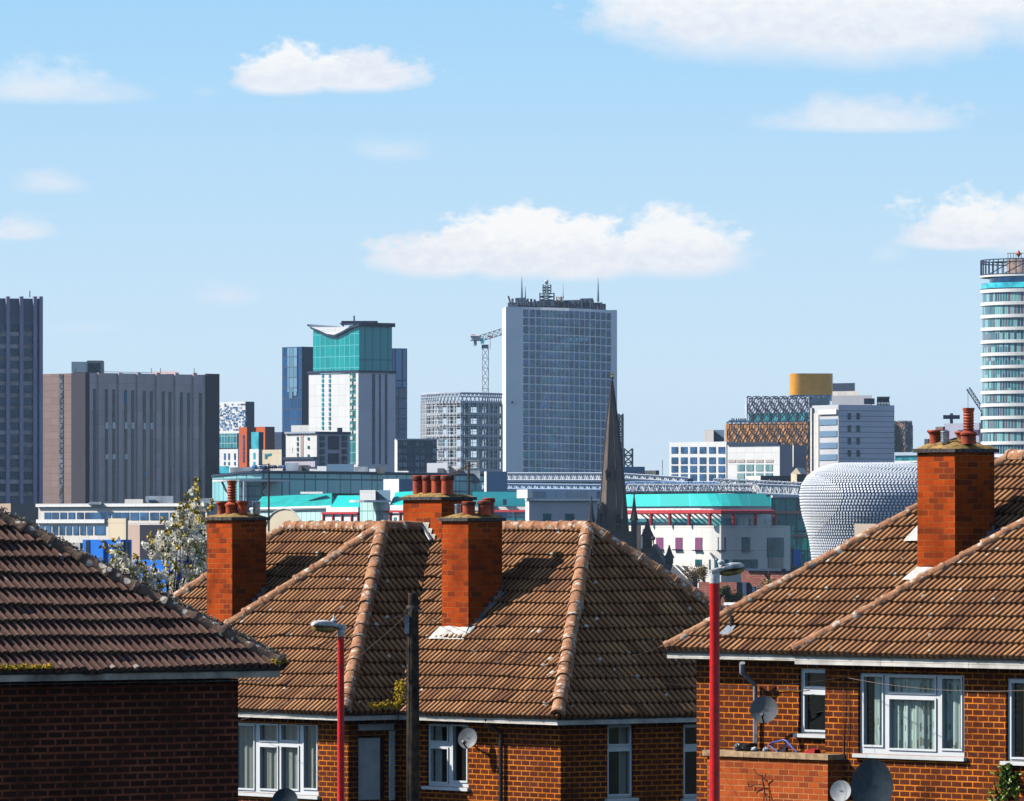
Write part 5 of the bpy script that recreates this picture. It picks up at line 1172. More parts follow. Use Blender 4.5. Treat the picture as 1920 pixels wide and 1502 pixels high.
bld('lilac_block', 'plain shaded lilac block joined to the cream office', 1488, 1484, 1512, 835, 1890, 70, c_stone, lit('shaded_lilac_wall2', (.30, .29, .36)))

# ---- library with ring filigree and gold drum
D = 2600; root = thing('library', 'stepped library wrapped in interlocking rings, with a gold drum on top', 'library', (xat(1440, D), D, ground(D)))
def lib_box(x0, x1, xr, y0, y1, m, m2, dd): # front face x0..x1, return to xr
    a_, b_, e_ = Vector((xat(x0, dd+32), dd+32)), Vector((xat(x1, dd), dd)), Vector((xat(xr, dd+12), dd+12)); zb, zt = zat(y1, dd), zat(y0, dd)
    mb = MB(); mb.quad((*a_, zb), (*b_, zb), (*b_, zt), (*a_, zt)); mb.quad((*b_, zb), (*e_, zb), (*e_, zt), (*b_, zt)); k = Vector((0, 30)); mb.quad((*a_, zt), (*b_, zt), (*(b_+k), zt), (*(a_+k), zt)); mb.quad((*b_, zt-.02), (*e_, zt-.02), (*(e_+k), zt-.02), (*(b_+k), zt-.02)); mb.quad((*a_, zb), (*(a_+k), zb), (*(a_+k), zt), (*a_, zt))
    mb.build('tier', m, root); return Face(a_, b_), Face(b_, e_)
def rings(f, x0, x1, y0, y1, dxp, dyp, mat, r=.17):
    mb = MB(); j = 0; y = y0
    while y < y1-1:
        x = x0+(dxp/2 if j % 2 else 0)
        while x < x1+dxp*.3:
            for (rx, ry) in ((dxp*.5, dyp), (dxp*.24, dyp*.45)):
                pts = []
                for k in range(15):
                    t = 2*math.pi*k/14; px_, py_ = x+rx*math.cos(t), y+dyp*.5+ry*math.sin(t)
                    pts.append(f.pt(min(max(px_, x0-1), x1+1), min(max(py_, y0-.5), y1), .6))
                mb.tube(pts, r*(1 if rx > dxp*.3 else .7), 4, cap=False)
            x += dxp
        y += dyp; j += 1
    return mb.build('ring_filigree', mat, root)
fa, fb = lib_box(1364, 1516, 1526, 792, 905, lit('gold_skin', (.90, .38, .10), var=.3, scale=.25), c_dark, D)
rings(fa, 1364, 1516, 792, 880, 16.6, 15, lit('black_ring', (.03, .03, .05))); rings(fb, 1516, 1526, 792, 880, 9, 15, lit('black_ring2', (.03, .03, .05)))
fa, fb = lib_box(1401.5, 1518, 1555, 743, 791, lit('silver_skin', (.62, .68, .82), var=.2, scale=.3), c_dark, D+10)
rings(fa, 1402, 1518, 744, 791, 16.6, 15.5, lit('black_ring3', (.02, .03, .07)), .2); panes(root, fa, [(1405, 774, 1516, 790, .2)], c_wint, name='glazing'); rings(fb, 1518, 1555, 744, 780, 10, 15.5, lit('grey_ring', (.35, .4, .5)))
mb = MB(); pts = []
for i in range(40):
    t = 2*math.pi*i/40; ca, sa = math.cos(t), math.sin(t); pts.append((xat(1521, D+35)+(abs(ca)**.5)*(1 if ca > 0 else -1)*8.1, D+35+(abs(sa)**.5)*(1 if sa > 0 else -1)*8))
mb.prism(pts, zat(741, D+35), zat(701, D+35)); mb.build('gold_drum', M('gold_metal', (1., .40, .0), .4, .08, .3, metal=.2), root, smooth=True)
mb = MB(); mb.prism([(p[0]*.999, p[1]+.5) for p in pts], zat(752, D+35), zat(741, D+35)); mb.build('drum_glazing', c_win, root, smooth=True)
each('roof_box', [(1562, 718, 1603, 745, c_dark)], c_dark, root, D+60, 8)
fa, fb = lib_box(1640, 1698, 1710, 790, 850, lit('brown_skin', (.26, .17, .12)), c_grey, D+20); rings(fa, 1640, 1698, 790, 845, 16.6, 15, lit('black_ring4', (.03, .03, .05))); rings(fb, 1698, 1710, 790, 845, 8, 15, lit('grey_ring2', (.2, .22, .28)))
boxes('glass_rail', [(1366, 788, 1400, 792)], c_win, root, D+8, .3)
for i, x in enumerate((1372.5, 1376, 1381, 1385, 1388.5, 1391.5, 1395, 1398)):
    p = at(x, 792.3, D+12); h = rng.uniform(1.6, 1.8); mb = MB(); mb.lathe((p.x, p.y, p.z), [(.12, 0), (.2, .05), (.19, h*.3), (.24, h*.5), (.2, h*.6), (.3, h*.72), (.28, h*.8), (.1, h*.85), (.13, h*.9), (.15, h*.95), (.05, h)], 8)
    tag(mb.build('person', c_dark, None, smooth=True), 'tiny dark figure standing on the roof terrace of the ring-wrapped library', 'person', 'people on the library terrace')

# ---- white-grey hotel block right of the library
root, fl, fr = bld('office_block', 'pale grey block with horizontal window bands at its left side, above the disc-clad building', 1572, 1523, 1677, 759, 1750, 62, lit('pale_grey_cladding', (.66, .66, .68)), lit('grey_violet_cladding', (.84, .82, .92)), )
panes(root, fl, [(1537, 768, 1571, 777, .5)], c_white, name='parapet')
panes(root, fl, [(1537, y, 1570, y+11, .2) for y in (786, 808, 830, 852)], lit('blue_band_glass', (.20, .32, .46), rough=.3))
panes(root, fl, [(1523, 765, 1526, 885, .6), (1526, 775, 1536, 885, .2)], c_stone, name='pier')
panes(root, fr, [(x, y, x+5.5, y+12, .2) for x in (1589.5, 1606) for y in (774.5, 797.5, 821, 844)], c_wind)
mb = MB()
for y in range(770, 880, 10): fr.slab(mb, fr.rect(1573, y, 1676.5, y+.9), .0, .06)
mb.build('panel_joint', lit('joint_line', (.26, .25, .30)), root)
root2 = root; boxes('penthouse', [(1563, 741, 1635, 762)], lit('lilac_plant', (.5, .5, .55)), root, 1762, 10); boxes('penthouse', [(1563, 733, 1612, 744)], c_stone, root, 1766, 8)
each('plant_screen', [(1620, 747, 1640, 758)], c_wind, root, 1761.8, .4); mb = MB(); lattice(mb, at(1645, 752, 1765), at(1668, 752, 1765), 2, 8, .12); mb.build('roof_frame', c_dark, root)
# teal low block and far bits right
root, fl, fr = bld('teal_building', 'low teal glass building between the pale grey block and the right chimney', 1722, 1678, 1735, 848, 1900, 15, c_wint, c_dark); panes(root, fl, [(1678, 848, 1722, 854, .5)], lit('grey_eave', (.5, .6, .7)), name='parapet'); panes(root, fl, [(1678, 864, 1722, 867, .5)], c_white, name='parapet')
root, fl, fr = bld('far_building', 'small pale building with a sign behind the right chimney pots', 1836, 1770, 1840, 793, 2100, 15, lit('lilac_far', (.50, .50, .62)), c_stone)
panes(root, fl, [(1797, 806, 1836, 815, .3)], lit('purple_sign', (.09, .05, .16)), name='sign')
mb = MB(); mb.tube([at(1784, 794, 2100), at(1784, 775, 2100)], .5, 5); mb.box(at(1784, 782, 2100), 5, 1, 1.2); mb.build('mast', c_dark, root)
bld('far_building', 'brown building with stub chimneys left of the right house chimney pots', 1768, 1754, 1772, 800, 2000, 30, lit('far_brown', (.28, .16, .13)), c_slate)
bld('far_building', 'tiny grey building low beside the right house chimney', 1740, 1733, 1755, 823, 2000, 40, c_slate, c_slate)

# ---- round tower at the right edge
D = 1600; rad = 15.5; cxr = xat(1839, D+rad)+rad; root = thing('round_tower', 'round white-banded tower with teal glass at the right edge', 'building', (cxr, D+rad, ground(D)))
def ring(r0, y0, y1, mat, name, seg=64, smooth=True, dd=0):
    mb = MB(); mb.lathe((cxr, D+rad, zat(y1, D)), [(r0, 0), (r0, zat(y0, D)-zat(y1, D))], seg); return mb.build(name, mat, root, smooth=smooth)
cg = newmat('round_tower_glass'); m, nt, b = cg; ob = nt.node('ShaderNodeTexCoord').outputs['Object']; x, y, z = nt.sep(ob)
an = nt.math('MULTIPLY', nt.math('ARCTAN2', y, x), 56/6.2832*2); fl_ = nt.math('FLOOR', nt.math('DIVIDE', z, 3.2))
wn = nt.node('ShaderNodeTexWhiteNoise', noise_dimensions='2D'); nt.l.new(nt.comb(nt.math('FLOOR', an), fl_), wn.inputs[0])
col = nt.mix(wn.outputs[0], (.02, .06, .12), (.06, .30, .32)); col = nt.mix(nt.map(wn.outputs[0], .7, .72), col, (.22, .50, .48)); col = nt.mix(nt.map(nt.math('FRACT', nt.math('MULTIPLY', wn.outputs[0], 7.)), .84, .86), col, (.16, .13, .17))
col = nt.mix(nt.math('LESS_THAN', nt.math('FRACT', an), .13), col, (.62, .68, .7)); nt.l.new(col, b.inputs['Base Color']); b.inputs['Roughness'].default_value = .12
mb = MB(); mb.lathe((0, 0, 0), [(rad-.4, ground(D)), (rad-.4, zat(531, D))], 96); o = mb.build('glazing', m, root, smooth=True); o.matrix_parent_inverse = Matrix(); o.location = Vector((cxr, D+rad, 0))-root.location
for i in range(19): ring(rad, 540+i*23.9, 546.3+i*23.9, c_white, 'floor_band')
ring(rad+.1, 528, 538, glass('teal_balustrade', (.05, .45, .46)), 'balustrade'); ring(rad-2, 515, 532, c_win, 'top_storey'); ring(rad+.2, 513, 516.5, c_white, 'roof_edge'); ring(rad+.1, 511, 513, c_dark, 'roof_edge')
mb = MB()
for i in range(56):
    t = 2*math.pi*i/56; p = Vector((cxr+rad*math.cos(t), D+rad+rad*math.sin(t), 0)); mb.tube([(p.x, p.y, zat(513, D)), (p.x, p.y, zat(484, D))], .12, 4)
for y in (484, 489): mb.tube([(cxr+rad*math.cos(2*math.pi*i/48), D+rad+rad*math.sin(2*math.pi*i/48), zat(y, D)) for i in range(49)], .13, 4)
for k in range(6):
    t = 3.6+k*.35; mb.tube([(cxr+rad*math.cos(t), D+rad+rad*math.sin(t), zat(511, D)), (cxr+(rad-3)*math.cos(t+.3), D+rad+(rad-3)*math.sin(t+.3), zat(489, D))], .12, 4)
mb.build('roof_cage', c_dark, root)
mb = MB(); mb.lathe((cxr, D+rad, zat(513, D)), [(9.5, 0), (9.5, 3.9)], 32); mb.build('plant_drum', lit('pinkish_drum', (.45, .32, .28), var=.3, scale=.8), root, smooth=True)
mb = MB(); mb.lathe(at(1910, 476, D+4), [(.1, -.8), (.6, 0), (.1, .8)], 8); mb.build('radome', c_orange, root); mb = MB()
for x in range(1890, 1920, 5): mb.tube([at(x, 484, D+4), at(x, 474, D+4)], .06, 4)
mb.tube([at(1888, 475, D+4), at(1925, 475, D+4)], .06, 4); mb.build('railing', c_dark, root)
# ================================================================ market halls, church, disc-clad store
c_aqua = gridmat('pale_aqua_panels', (.66, .95, .88), (.22, .45, .45), 2.1, 4.2, .22, rough=.35, var=.12)
c_tealw = gridmat('teal_panel_wall', (.04, .30, .36), (.01, .06, .10), 2.1, 4.2, .22, rough=.2, var=.2)
# big glass drum of the shopping centre
D = 1560; root = thing('shopping_centre', 'long curved teal-glass shopping hall behind the middle house', 'building', (xat(640, D), D, ground(D)))
arc = [(398, D+22), (402, D+15), (412, D+9), (430, D+3.5), (450, D-.5), (470, D-3), (490, D-4.5), (530, D-2), (575, D+3), (630, D+12), (700, D+26), (780, D+44), (860, D+64), (945, D+88)]
zt = zat(884, D); zb = ground(D)-1
def cw(root, pts, zb, zt, name, mat, smooth=True, lean=0):
    mb = MB(); vs = [(xat(p, dd), dd, zb) for p, dd in pts]+[(xat(p, dd), dd+lean, zt if not callable(zt) else zt(p)) for p, dd in pts]; n = len(pts)
    mb.add(vs, [(i, i+1, n+i+1, n+i) for i in range(n-1)]); return mb.build(name, mat, root, smooth=smooth)
cw(root, arc, zb, lambda p: zat(892-6*sstep(398, 470, p), D), 'drum_wall', gridmat('drum_glass', (.26, .62, .64), (.03, .14, .2), 4.6, 5., .35, rough=.3, pane2=(.34, .74, .74)))
mb = MB(); pts = [(xat(p, dd), dd, zat(887, D)) for p, dd in arc]+[(xat(945, D+160), D+160, zat(887, D)), (xat(398, D+160), D+160, zat(887, D))]; mb.poly(pts); mb.build('roof', c_grey, root)
mb = MB(); mb.tube([(xat(p, dd), dd-.2, zat(891.5-6*sstep(398, 470, p), D)) for p, dd in arc], .35, 5); mb.build('roof_edge', c_dark, root)
rg = random.Random(5)
for (x0, y0, x1, y1, mt) in ((411, 874, 430, 890, c_wint), (430, 876, 472, 890, c_grey), (472, 880, 492, 888, c_white), (505, 878, 530, 888, c_stone), (535, 868, 560, 888, c_grey), (560, 872, 578, 888, c_slate), (580, 879, 592, 888, c_stone), (594, 874, 612, 888, c_steelw), (612, 870, 664, 888, lit('blue_plant', (.10, .20, .32))), (664, 875, 690, 888, c_grey), (692, 879, 704, 888, c_steelw), (706, 877, 722, 888, c_slate), (745, 883, 766, 889, c_white), (800, 868, 838, 886, c_steelw), (820, 878, 832, 890, c_slate), (842, 874, 858, 890, c_stone), (850, 882, 900, 905, c_grey)):
    mb = MB(); box_px(mb, x0, y0, x1, y1, D+rg.uniform(20, 60) if x0 < 740 else D+70, 6); mb.build('roof_plant', mt, root)
for i in range(12): mb = MB(); p = at(478+i*9, 877, D+62); mb.lathe(p, [(.8, -.9), (.8, .3), (.5, .6)], 8); mb.build('roof_vent', c_steelw if i % 2 else lit('blue_tank', (.1, .25, .5)), root)
# funnel-shaped glass entrance
f = Face((xat(448, D-14), D-14), (xat(491, D-16), D-16))
mb = MB(); mb.prism([(xat(448, D-12), D-12), (xat(462, D-17), D-17), (xat(480, D-17), D-17), (xat(491, D-12), D-12), (xat(491, D-2), D-2), (xat(448, D-2), D-2)], zb, zat(902, D-14)); mb.build('entrance_glazing', gridmat('entrance_glass', (.02, .28, .32), (.01, .05, .07), 1.9, 2.3, .3, rough=.15, pane2=(.02, .14, .2)), root)
mb = MB(); n = 24; mb.prism([(xat(470, D-10)+8.6*math.cos(2*math.pi*i/n), D-9+9*math.sin(2*math.pi*i/n)) for i in range(n)], zat(903, D-14), zat(899.5, D-14)); mb.build('canopy_disc', c_white, root)
mb = MB(); 
for p_, q_ in (((416, 902, D-8), (430, 935, D-12)), ((505, 902, D-8), (492, 925, D-12)), ((458, 902, D-18), (458, 960, D-18))): mb = MB(); mb.tube([at(*p_), at(*q_)], .28, 5); mb.build('canopy_strut', c_steelw, root)
# signboards / rooftop boxes in front
D = 1480; root, fl, fr = bld('market_building', 'low aqua-walled market hall with a teal copper roof, right of the left chimney aerial', 622, 470, 640, 951, D, 60, c_aqua, c_tealw)
def slope_roof(root, f, bot, top, back, mat, end=None):
    mb = MB(); p = [f.pt(*bot[0], .3), f.pt(*bot[1], .3), f.pt(*top[1], -back), f.pt(*top[0], -back)]; mb.poly(p)
    if end: mb.poly([p[1], f.pt(*end, -back*2), p[2]])
    mb.poly([p[3], p[2], p[2]-f.n*14, p[3]-f.n*14]); return mb.build('copper_roof', mat, root)
slope_roof(root, fl, ((472, 953), (622, 949)), ((492, 931), (622, 925)), 9, c_teal, (639, 938))
mb = MB(); mb.tube([fl.pt(470, 955, .4), fl.pt(622, 951, .4)], .38, 6); mb.build('gutter', c_white, root); boxes('skylight', [(562, 922, 605, 926)], c_white, root, D+12, 2)
# curved cream gable
D = 1400; root = thing('curved_gable_building', 'cream building with a swooping curved gable, right of the left chimney', 'building', (xat(540, D), D, ground(D)))
prof_ = [(492, 1010), (497, 985), (503, 972), (512, 962), (522, 956), (534, 953.5), (546, 955), (555, 961), (562, 970), (569, 980), (578, 987), (590, 991), (640, 992.5), (700, 993), (760, 992)]
mb = MB()
for (x0, y0), (x1, y1) in zip(prof_, prof_[1:]): mb.quad((xat(x0, D), D, ground(D)-1), (xat(x1, D), D, ground(D)-1), at(x1, y1, D), at(x0, y0, D))
o = mb.build('gable_wall', lit('warm_cream_render', (.80, .68, .48)), root)
for o_ in (0,):
    me = o.data
    for v in me.vertices: v.co.y += (v.co.x-xat(492, D))*-1.1
mb = MB(); mb.tube([Vector((xat(x, D), D+(xat(x, D)-xat(492, D))*-1.1-.2, zat(y, D))) for x, y in prof_[:12]], .12, 5); mb.build('gable_coping', c_stone, root)
mb = MB()
for i, x in enumerate((519, 521, 523.4, 526, 528.4)):
    X_ = xat(x, D); mb.obox((X_, D-.6-(X_-xat(492, D))*1.1, zat(1006, D)), (.14, 0, 0), (0, .1, 0), (0, 0, .8))
    if i % 2: mb.obox((X_, D-.6-(X_-xat(492, D))*1.1, zat(1003.6, D)), (.3, 0, 0), (0, .1, 0), (0, 0, .14))
mb.build('gable_lettering', c_wind, root)
# colonnaded galleries with red pergola
def gallery(label, x0, x1, ytop, d, posts, slope=0., al=60):
    root, fl, fr = bld('market_gallery', label, x1, x0, x1+3, 962, d, al, c_white, c_tealw)
    panes(root, fl, [(x0, ytop, x1, ytop+4, .6)], c_redst, name='pergola_beam')
    panes(root, fl, [(x-.8, ytop+2, x+.8, 990, .4) for x in posts], c_redst, name='pergola_post')
    return root, fl, fr
root, fl, fr = gallery('white gallery with red pergola between the curved gable and the ridge chimney', 607, 674, 960, 1440, (608, 626, 643, 661, 673))
panes(root, fl, [(631, 975, 635, 988, .1), (649, 983, 654, 987, .1), (666, 976, 670, 988, .1)], c_wint)
slope_roof(root, fl, ((619, 952), (674, 952)), ((634, 929), (674, 929)), 7, lit('bright_teal_roof', (.0, .60, .55))); panes(root, fl, [(615, 951, 675, 961, .45)], c_white, name='parapet')
root, fl, fr = bld('stair_tower', 'white stair tower with a disc canopy and aqua glass shaft', 705, 675, 719, 942, 1430, 55, c_aqua, c_tealw)
each('lift_box', [(674, 919, 704, 941)], c_white, root, 1436, 4); each('lift_box', [(704, 919, 732, 938, lit('blue_lift_box', (.2, .35, .5)))], None, root, 1437, 4)
mb = MB(); mb.prism([(xat(694, 1427)+4.3*math.cos(2*math.pi*i/n), 1427+4*math.sin(2*math.pi*i/n)) for i in range(n)], zat(942, 1427), zat(938, 1427)); mb.build('canopy_disc', c_white, root)
root, fl, fr = gallery('white gallery with red pergola just left of the ridge chimney', 702, 790, 957, 1425, (703, 714, 733, 752, 770))
slope_roof(root, fl, ((730, 948), (790, 947)), ((742, 923), (790, 920)), 7, lit('bright_teal_roof2', (.0, .60, .55))); panes(root, fl, [(722, 947, 790, 958, .45)], c_white, name='parapet')
panes(root, fl, [(706, 962, 712, 988, .1), (724, 975, 728, 988, .1), (739, 970, 744, 986, .1)], c_wint)
root, fl, fr = bld('billboard_building', 'white and grey box standing above the teal roof, left of the four clay pots', 748, 719, 792, 898, 1500, 62, c_white, lit('slate_blue_box', (.14, .24, .38)))
# centre block below the slab tower
root, fl, fr = bld('market_building', 'dark teal roofed market hall right of the ridge chimney', 890, 870, 988, 990, 1470, 66, c_white, lit('shaded_lilac_wall3', (.36, .38, .48)))
mb = MB(); mb.poly([at(886, 950, 1470), at(1010, 948, 1480), at(1010, 922, 1490), at(886, 922, 1484)]); mb.build('copper_roof', lit('shaded_teal_roof', (.0, .26, .30)), root); each('skylight', [(943, 936, 950, 947)], c_wind, root, 1470, 2)
each('parapet', [(886, 950, 990, 957)], c_stone, root, 1468, 4); each('glazing', [(925, 971, 988, 990, c_wint)], None, root, 1466, 1)
mb = MB(); box_px(mb, 925, 956, 990, 960, 1462, 2); mb.build('pergola_beam', c_redst, root)
each('pergola_post', [(938, 960, 940, 988), (966, 960, 968, 988)], c_redst, root, 1462, 1)
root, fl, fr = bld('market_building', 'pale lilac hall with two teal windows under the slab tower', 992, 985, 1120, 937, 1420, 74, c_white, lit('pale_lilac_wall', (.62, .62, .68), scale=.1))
panes(root, fr, [(1018, 963, 1033, 988, .2), (1060, 963, 1076, 988, .2)], glass('deep_teal_window', (.006, .06, .08), .35, 0., .15))
panes(root, fr, [(990, 921, 1118, 936, .3)], gridmat('white_blue_rail', (.36, .50, .66), (.2, .3, .45), 2.2, 6, .15), name='parapet_panel'); panes(root, fr, [(985, 935, 1122, 939, 1.)], c_white, name='ledge'); panes(root, fl, [(976, 918, 996, 934, .8)], c_white, name='canopy')
bld('plant_building', 'plain blue-grey cube in front of the foot of the slab tower', 912, 908, 951, 884, 1530, 78, c_white, lit('blue_grey_cube', (.20, .32, .48)))
# white roof trusses of the indoor market
def truss(label, x0, x1, ya, yb, d, step, mat, slope=0, fat=.28, name='roof_truss', loops=False):
    root = thing(name, label, 'roof truss', at((x0+x1)/2, yb, d)); n = int((x1-x0)/step)
    mb = MB(); T = [at(x0+(x1-x0)*i/n, ya+slope*i/n, d) for i in range(n+1)]; B = [at(x0+(x1-x0)*i/n, yb+slope*i/n, d-1.5) for i in range(n+1)]
    mb.tube([T[0], T[-1]], fat*1.5, 5); mb.tube([B[0], B[-1]], fat*1.6, 5); mb.build('chord', mat, root)
    mb = MB()
    for i in range(n):
        mb.tube([B[i], T[i+1]] if i % 2 else [T[i], B[i+1]], fat*.6, 4); mb.tube([T[i], B[i]], fat*.5, 4)
        if loops:
            c = (T[i]+B[i+1])/2+Vector((0, -1.5, 0)); r = abs(T[i].z-B[i].z)*.55; ph = rg.uniform(0, 3)
            mb.tube([c+Vector((r*.8*math.cos(t*.9+ph), 0, r*math.sin(t*.9+ph)))  for t in range(6)], fat*.4, 4)
            mb.tube([c+Vector((rg.uniform(-1, 1)*r, -.4, -r)), c+Vector((rg.uniform(-1.5, 1.5)*r, -.4, r*1.2))], fat*.35, 4)
    mb.build('lattice', mat, root); return root
def hall(name, label, x0, x1, y0, d, mat):
    root = thing(name, label, 'building', at((x0+x1)/2, y0, d)-Vector((0, 0, zat(y0, d)-ground(d)))); mb = MB(); a_ = at(x0, y0, d); b_ = at(x1, y0, d)
    mb.obox((a_.x, d, ground(d)-1), (b_.x-a_.x, 0, 0), (0, 40, 0), (0, 0, a_.z-ground(d)+1)); mb.build('wall', mat, root); return root
hall('market_hall', 'long blue-white market hall under the roof trusses, behind the spire', 951, 1240, 905, 1640, gridmat('blue_white_hall', (.34, .46, .60), (.65, .7, .75), 3.2, 3, .4, rough=.3, var=.5))
truss('white roof truss below the windows of the slab tower', 951, 1130, 889, 902, 1620, 5.5, c_steelw)
truss('white roof truss from the spire towards the grid office', 1130, 1290, 887.5, 896, 1610, 7, c_steelw, 10)
hall('market_hall', 'low dark hall behind the lattice roof, between the spire and grid office', 1165, 1300, 897, 1660, lit('navy_hall', (.10, .15, .25)))
truss('pale lattice over the low white roofs left of the spire', 905, 1130, 909, 918, 1560, 6, lit('pale_blue_steel', (.5, .62, .78)), 2)
truss('tangled blue and white lattice roof over the teal copper roof, right of the spire', 1172, 1345, 906, 923, 1500, 4.6, lit('pale_blue_steel2', (.38, .58, .92)), fat=.26, loops=True)
truss('second row of blue lattice struts above the teal roof, right of the spire', 1176, 1410, 910, 922, 1490, 6.4, c_steelw, fat=.22, loops=True)
truss('sloping white truss right of the grid office', 1338, 1512, 899, 921, 1505, 7.5, c_steelw, 8, fat=.2, loops=True)
truss('thin white truss resting above the green glass link', 1420, 1512, 909, 926, 1480, 8, c_steelw, 4, fat=.2)
root, fl, fr = bld('hoarding_building', 'blue-grey building with a maroon sign band, right of the spire', 1166, 1158, 1209, 875, 1700, 72, c_white, lit('blue_hall', (.16, .28, .42)))
panes(root, fr, [(1170, 887, 1208.5, 899, .3)], lit('maroon_band', (.16, .03, .09)), name='sign')
tx = bpy.data.curves.new('sign_text', 'FONT'); tx.body = 'espa'; tx.size = 1.5; tx.extrude = .02; tx.align_x = 'CENTER'; to = bpy.data.objects.new('sign_text', tx)
tp__ = fr.pt(1188, 895.5, .5); COL.objects.link(to); bpy.context.view_layer.update(); me = bpy.data.meshes.new_from_object(to); COL.objects.unlink(to); bpy.data.objects.remove(to); me.materials.clear(); me.materials.append(c_white); me.transform(Matrix.Translation(tp__) @ Matrix.Rotation(math.atan2(fr.d.y, fr.d.x), 4, 'Z') @ Matrix.Rotation(R(90), 4, 'X')); link('sign_lettering', me, root)
bld('far_building', 'small dark far building between the maroon sign and the grid office', 1230, 1209, 1236, 882, 1800, 60, c_slate, c_slate)
# gabled cream building and slate roof above the glass link
root, fl, fr = bld('gabled_building', 'small cream gable and slate roof left of the disc-clad building', 1494, 1483, 1512, 889, 1600, 60, c_cream, c_slate)
mb = MB(); mb.poly([at(1482, 889, 1600), at(1502, 889, 1598), at(1493, 877, 1599)]); mb.build('gable_wall', c_cream, root); mb = MB(); mb.quad(at(1493, 876.5, 1598), at(1503, 889, 1597.5), at(1516, 889, 1606), at(1507, 878, 1608)); mb.build('roof', lit('pale_slate', (.6, .6, .62)), root)
root, fl, fr = bld('slate_roofed_building', 'long low grey slate roof in front of the cream office', 1426, 1398, 1486, 892, 1650, 70, c_stone, c_slate)
# right market hall: teal roof, red pergola, curved cream wall
D = 1400; root = thing('market_building', 'curved cream market hall with teal roof, red pergola and purple windows, right of the spire', 'building', (xat(1300, D), D, ground(D)))
def plan_(dx0=0, back=0): return [(1150, D+36+back), (1200, D+24+back), (1260, D+10+back), (1310, D-1+back), (1335, D-5.5+back), (1352, D-7+back), (1372, D-6.5+back), (1392, D-4+back), (1420, D+1.5+back), (1450, D+8+back), (1476, D+15+back)]
c_mw = gridmat('cream_wall_panels', (.88, .83, .76), (.50, .46, .42), 5.2, 4.6, .1, rough=.8, var=.05)
zt = zat(985.5, D); cw(root, plan_(), ground(D)-1, zt, 'wall', c_mw)
mb = MB(); P_ = plan_(); mb.poly([(xat(p, dd), dd, zt) for p, dd in P_]+[(xat(1476, D+60), D+60, zt), (xat(1150, D+60), D+60, zt)]); mb.build('terrace', c_stone, root)
mb = MB(); mb.quad((xat(1476, D+15), D+15, ground(D)), (xat(1482, D+60), D+60, ground(D)), (xat(1482, D+60), D+60, zt), (xat(1476, D+15), D+15, zt)); mb.build('end_wall', c_stone, root)
Q_ = [(p-4 if p > 1400 else p, dd+5) for p, dd in plan_()]
Q_ = [q for q in Q_ if q[0] < 1450]
cw(root, Q_, zt, zat(972, D), 'terrace_glazing', gridmat('terrace_glass', (.12, .42, .40), (.03, .15, .2), 4.4, 9, .3, rough=.12, pane2=(.05, .22, .28)))
cw(root, Q_, zat(972, D), zat(949, D), 'white_band', c_white)
rf = MB(); vs = []
for p, dd in Q_: vs.append((xat(p, dd-1), dd-1, zat(949, D)))
for p, dd in Q_: vs.append((xat(p-8, dd), dd+9, zat(925, D)))
m_ = len(Q_); rf.add(vs, [(i, i+1, m_+i+1, m_+i) for i in range(m_-1)]); rf.poly(vs[m_:]+[(xat(1430, D+60), D+60, zat(925, D)), (xat(1160, D+60), D+60, zat(925, D))]); rf.quad(vs[m_-1], (xat(1446, D+50), D+50, zat(949, D)), (xat(1432, D+50), D+50, zat(925, D)), vs[-1]); rf.build('copper_roof', gridmat('seamed_teal_copper', (.0, .52, .47), (.02, .60, .55), 6, 40, .3, rough=.6, var=.15), root)
mb = MB(); PT = [(xat(p, dd), dd-1.5, 0) for p, dd in plan_() if p < 1460]; mb.tube([(x, y, zat(960, D)) for x, y, _ in PT], .45, 5); mb.build('pergola_beam', c_redst, root)
def on_arc(px, back=0):
    for (p0, d0), (p1, d1) in zip(plan_(), plan_()[1:]):
        if p0 <= px <= p1: t = (px-p0)/(p1-p0); dd = d0+(d1-d0)*t+back; return Vector((xat(px, dd), dd))
for x in (1221, 1256, 1292, 1331, 1375, 1416, 1452): p = on_arc(x, -1.3); mb = MB(); mb.tube([(p.x, p.y, zt), (p.x, p.y, zat(960, D))], .4, 6); mb.build('pergola_post', c_redst, root)
mb = MB()
for i in range(26):
    x = 1195+i*10; p = on_arc(x, -1.6); q = on_arc(x, 4.8); mb.tube([(p.x, p.y, zat(959.5, D)), (q.x, q.y, zat(957, D))], .22, 4)
mb.build('pergola_slat', c_redst, root)
mp = lit('purple_blind', (.25, .06, .18)); mtw = glass('market_window', (.006, .06, .075), .35, 0., .15)
for (x0, x1, y0, y1, mm) in ((1184, 1190, 1008, 1031, mp), (1231, 1244, 1008, 1030, mp), (1267, 1280, 1008, 1030, mp), (1304, 1317, 1008, 1031, mp), (1346, 1361, 1007, 1031, mtw), (1391, 1406, 1007, 1031, mtw), (1438, 1469, 1008, 1046, mtw), (1330, 1420, 1049, 1068, mtw), (1304, 1316, 1049, 1062, mtw), (1440, 1468, 1046, 1072, c_wind)):
    n = max(1, int((x1-x0)/14)); mb = MB()
    for k in range(n):
        a_, b_ = on_arc(x0+(x1-x0)*k/n), on_arc(x0+(x1-x0)*(k+1)/n); q = Face(a_, b_); q.slab(mb, (0, zat(y1, D), q.L, zat(y0, D)), -.3, .12)
    w_ = mb.build('window', mm, root)
    if y1 < 1035:
        s_ = MB(); a_, b_ = on_arc(x0-1), on_arc(x1+1); q = Face(a_, b_); q.slab(s_, (0, zat(y1+2, D), q.L, zat(y1, D)), 0, .7); s_.build('flower_box', c_wind, w_)
mb = MB(); p = on_arc(1332, -.2); mb.tube([(p.x, p.y, zat(1037, D)), (xat(1340, D-12), D-12, zat(1048, D))], .18, 4); mb.build('flagpole', c_dark, root)
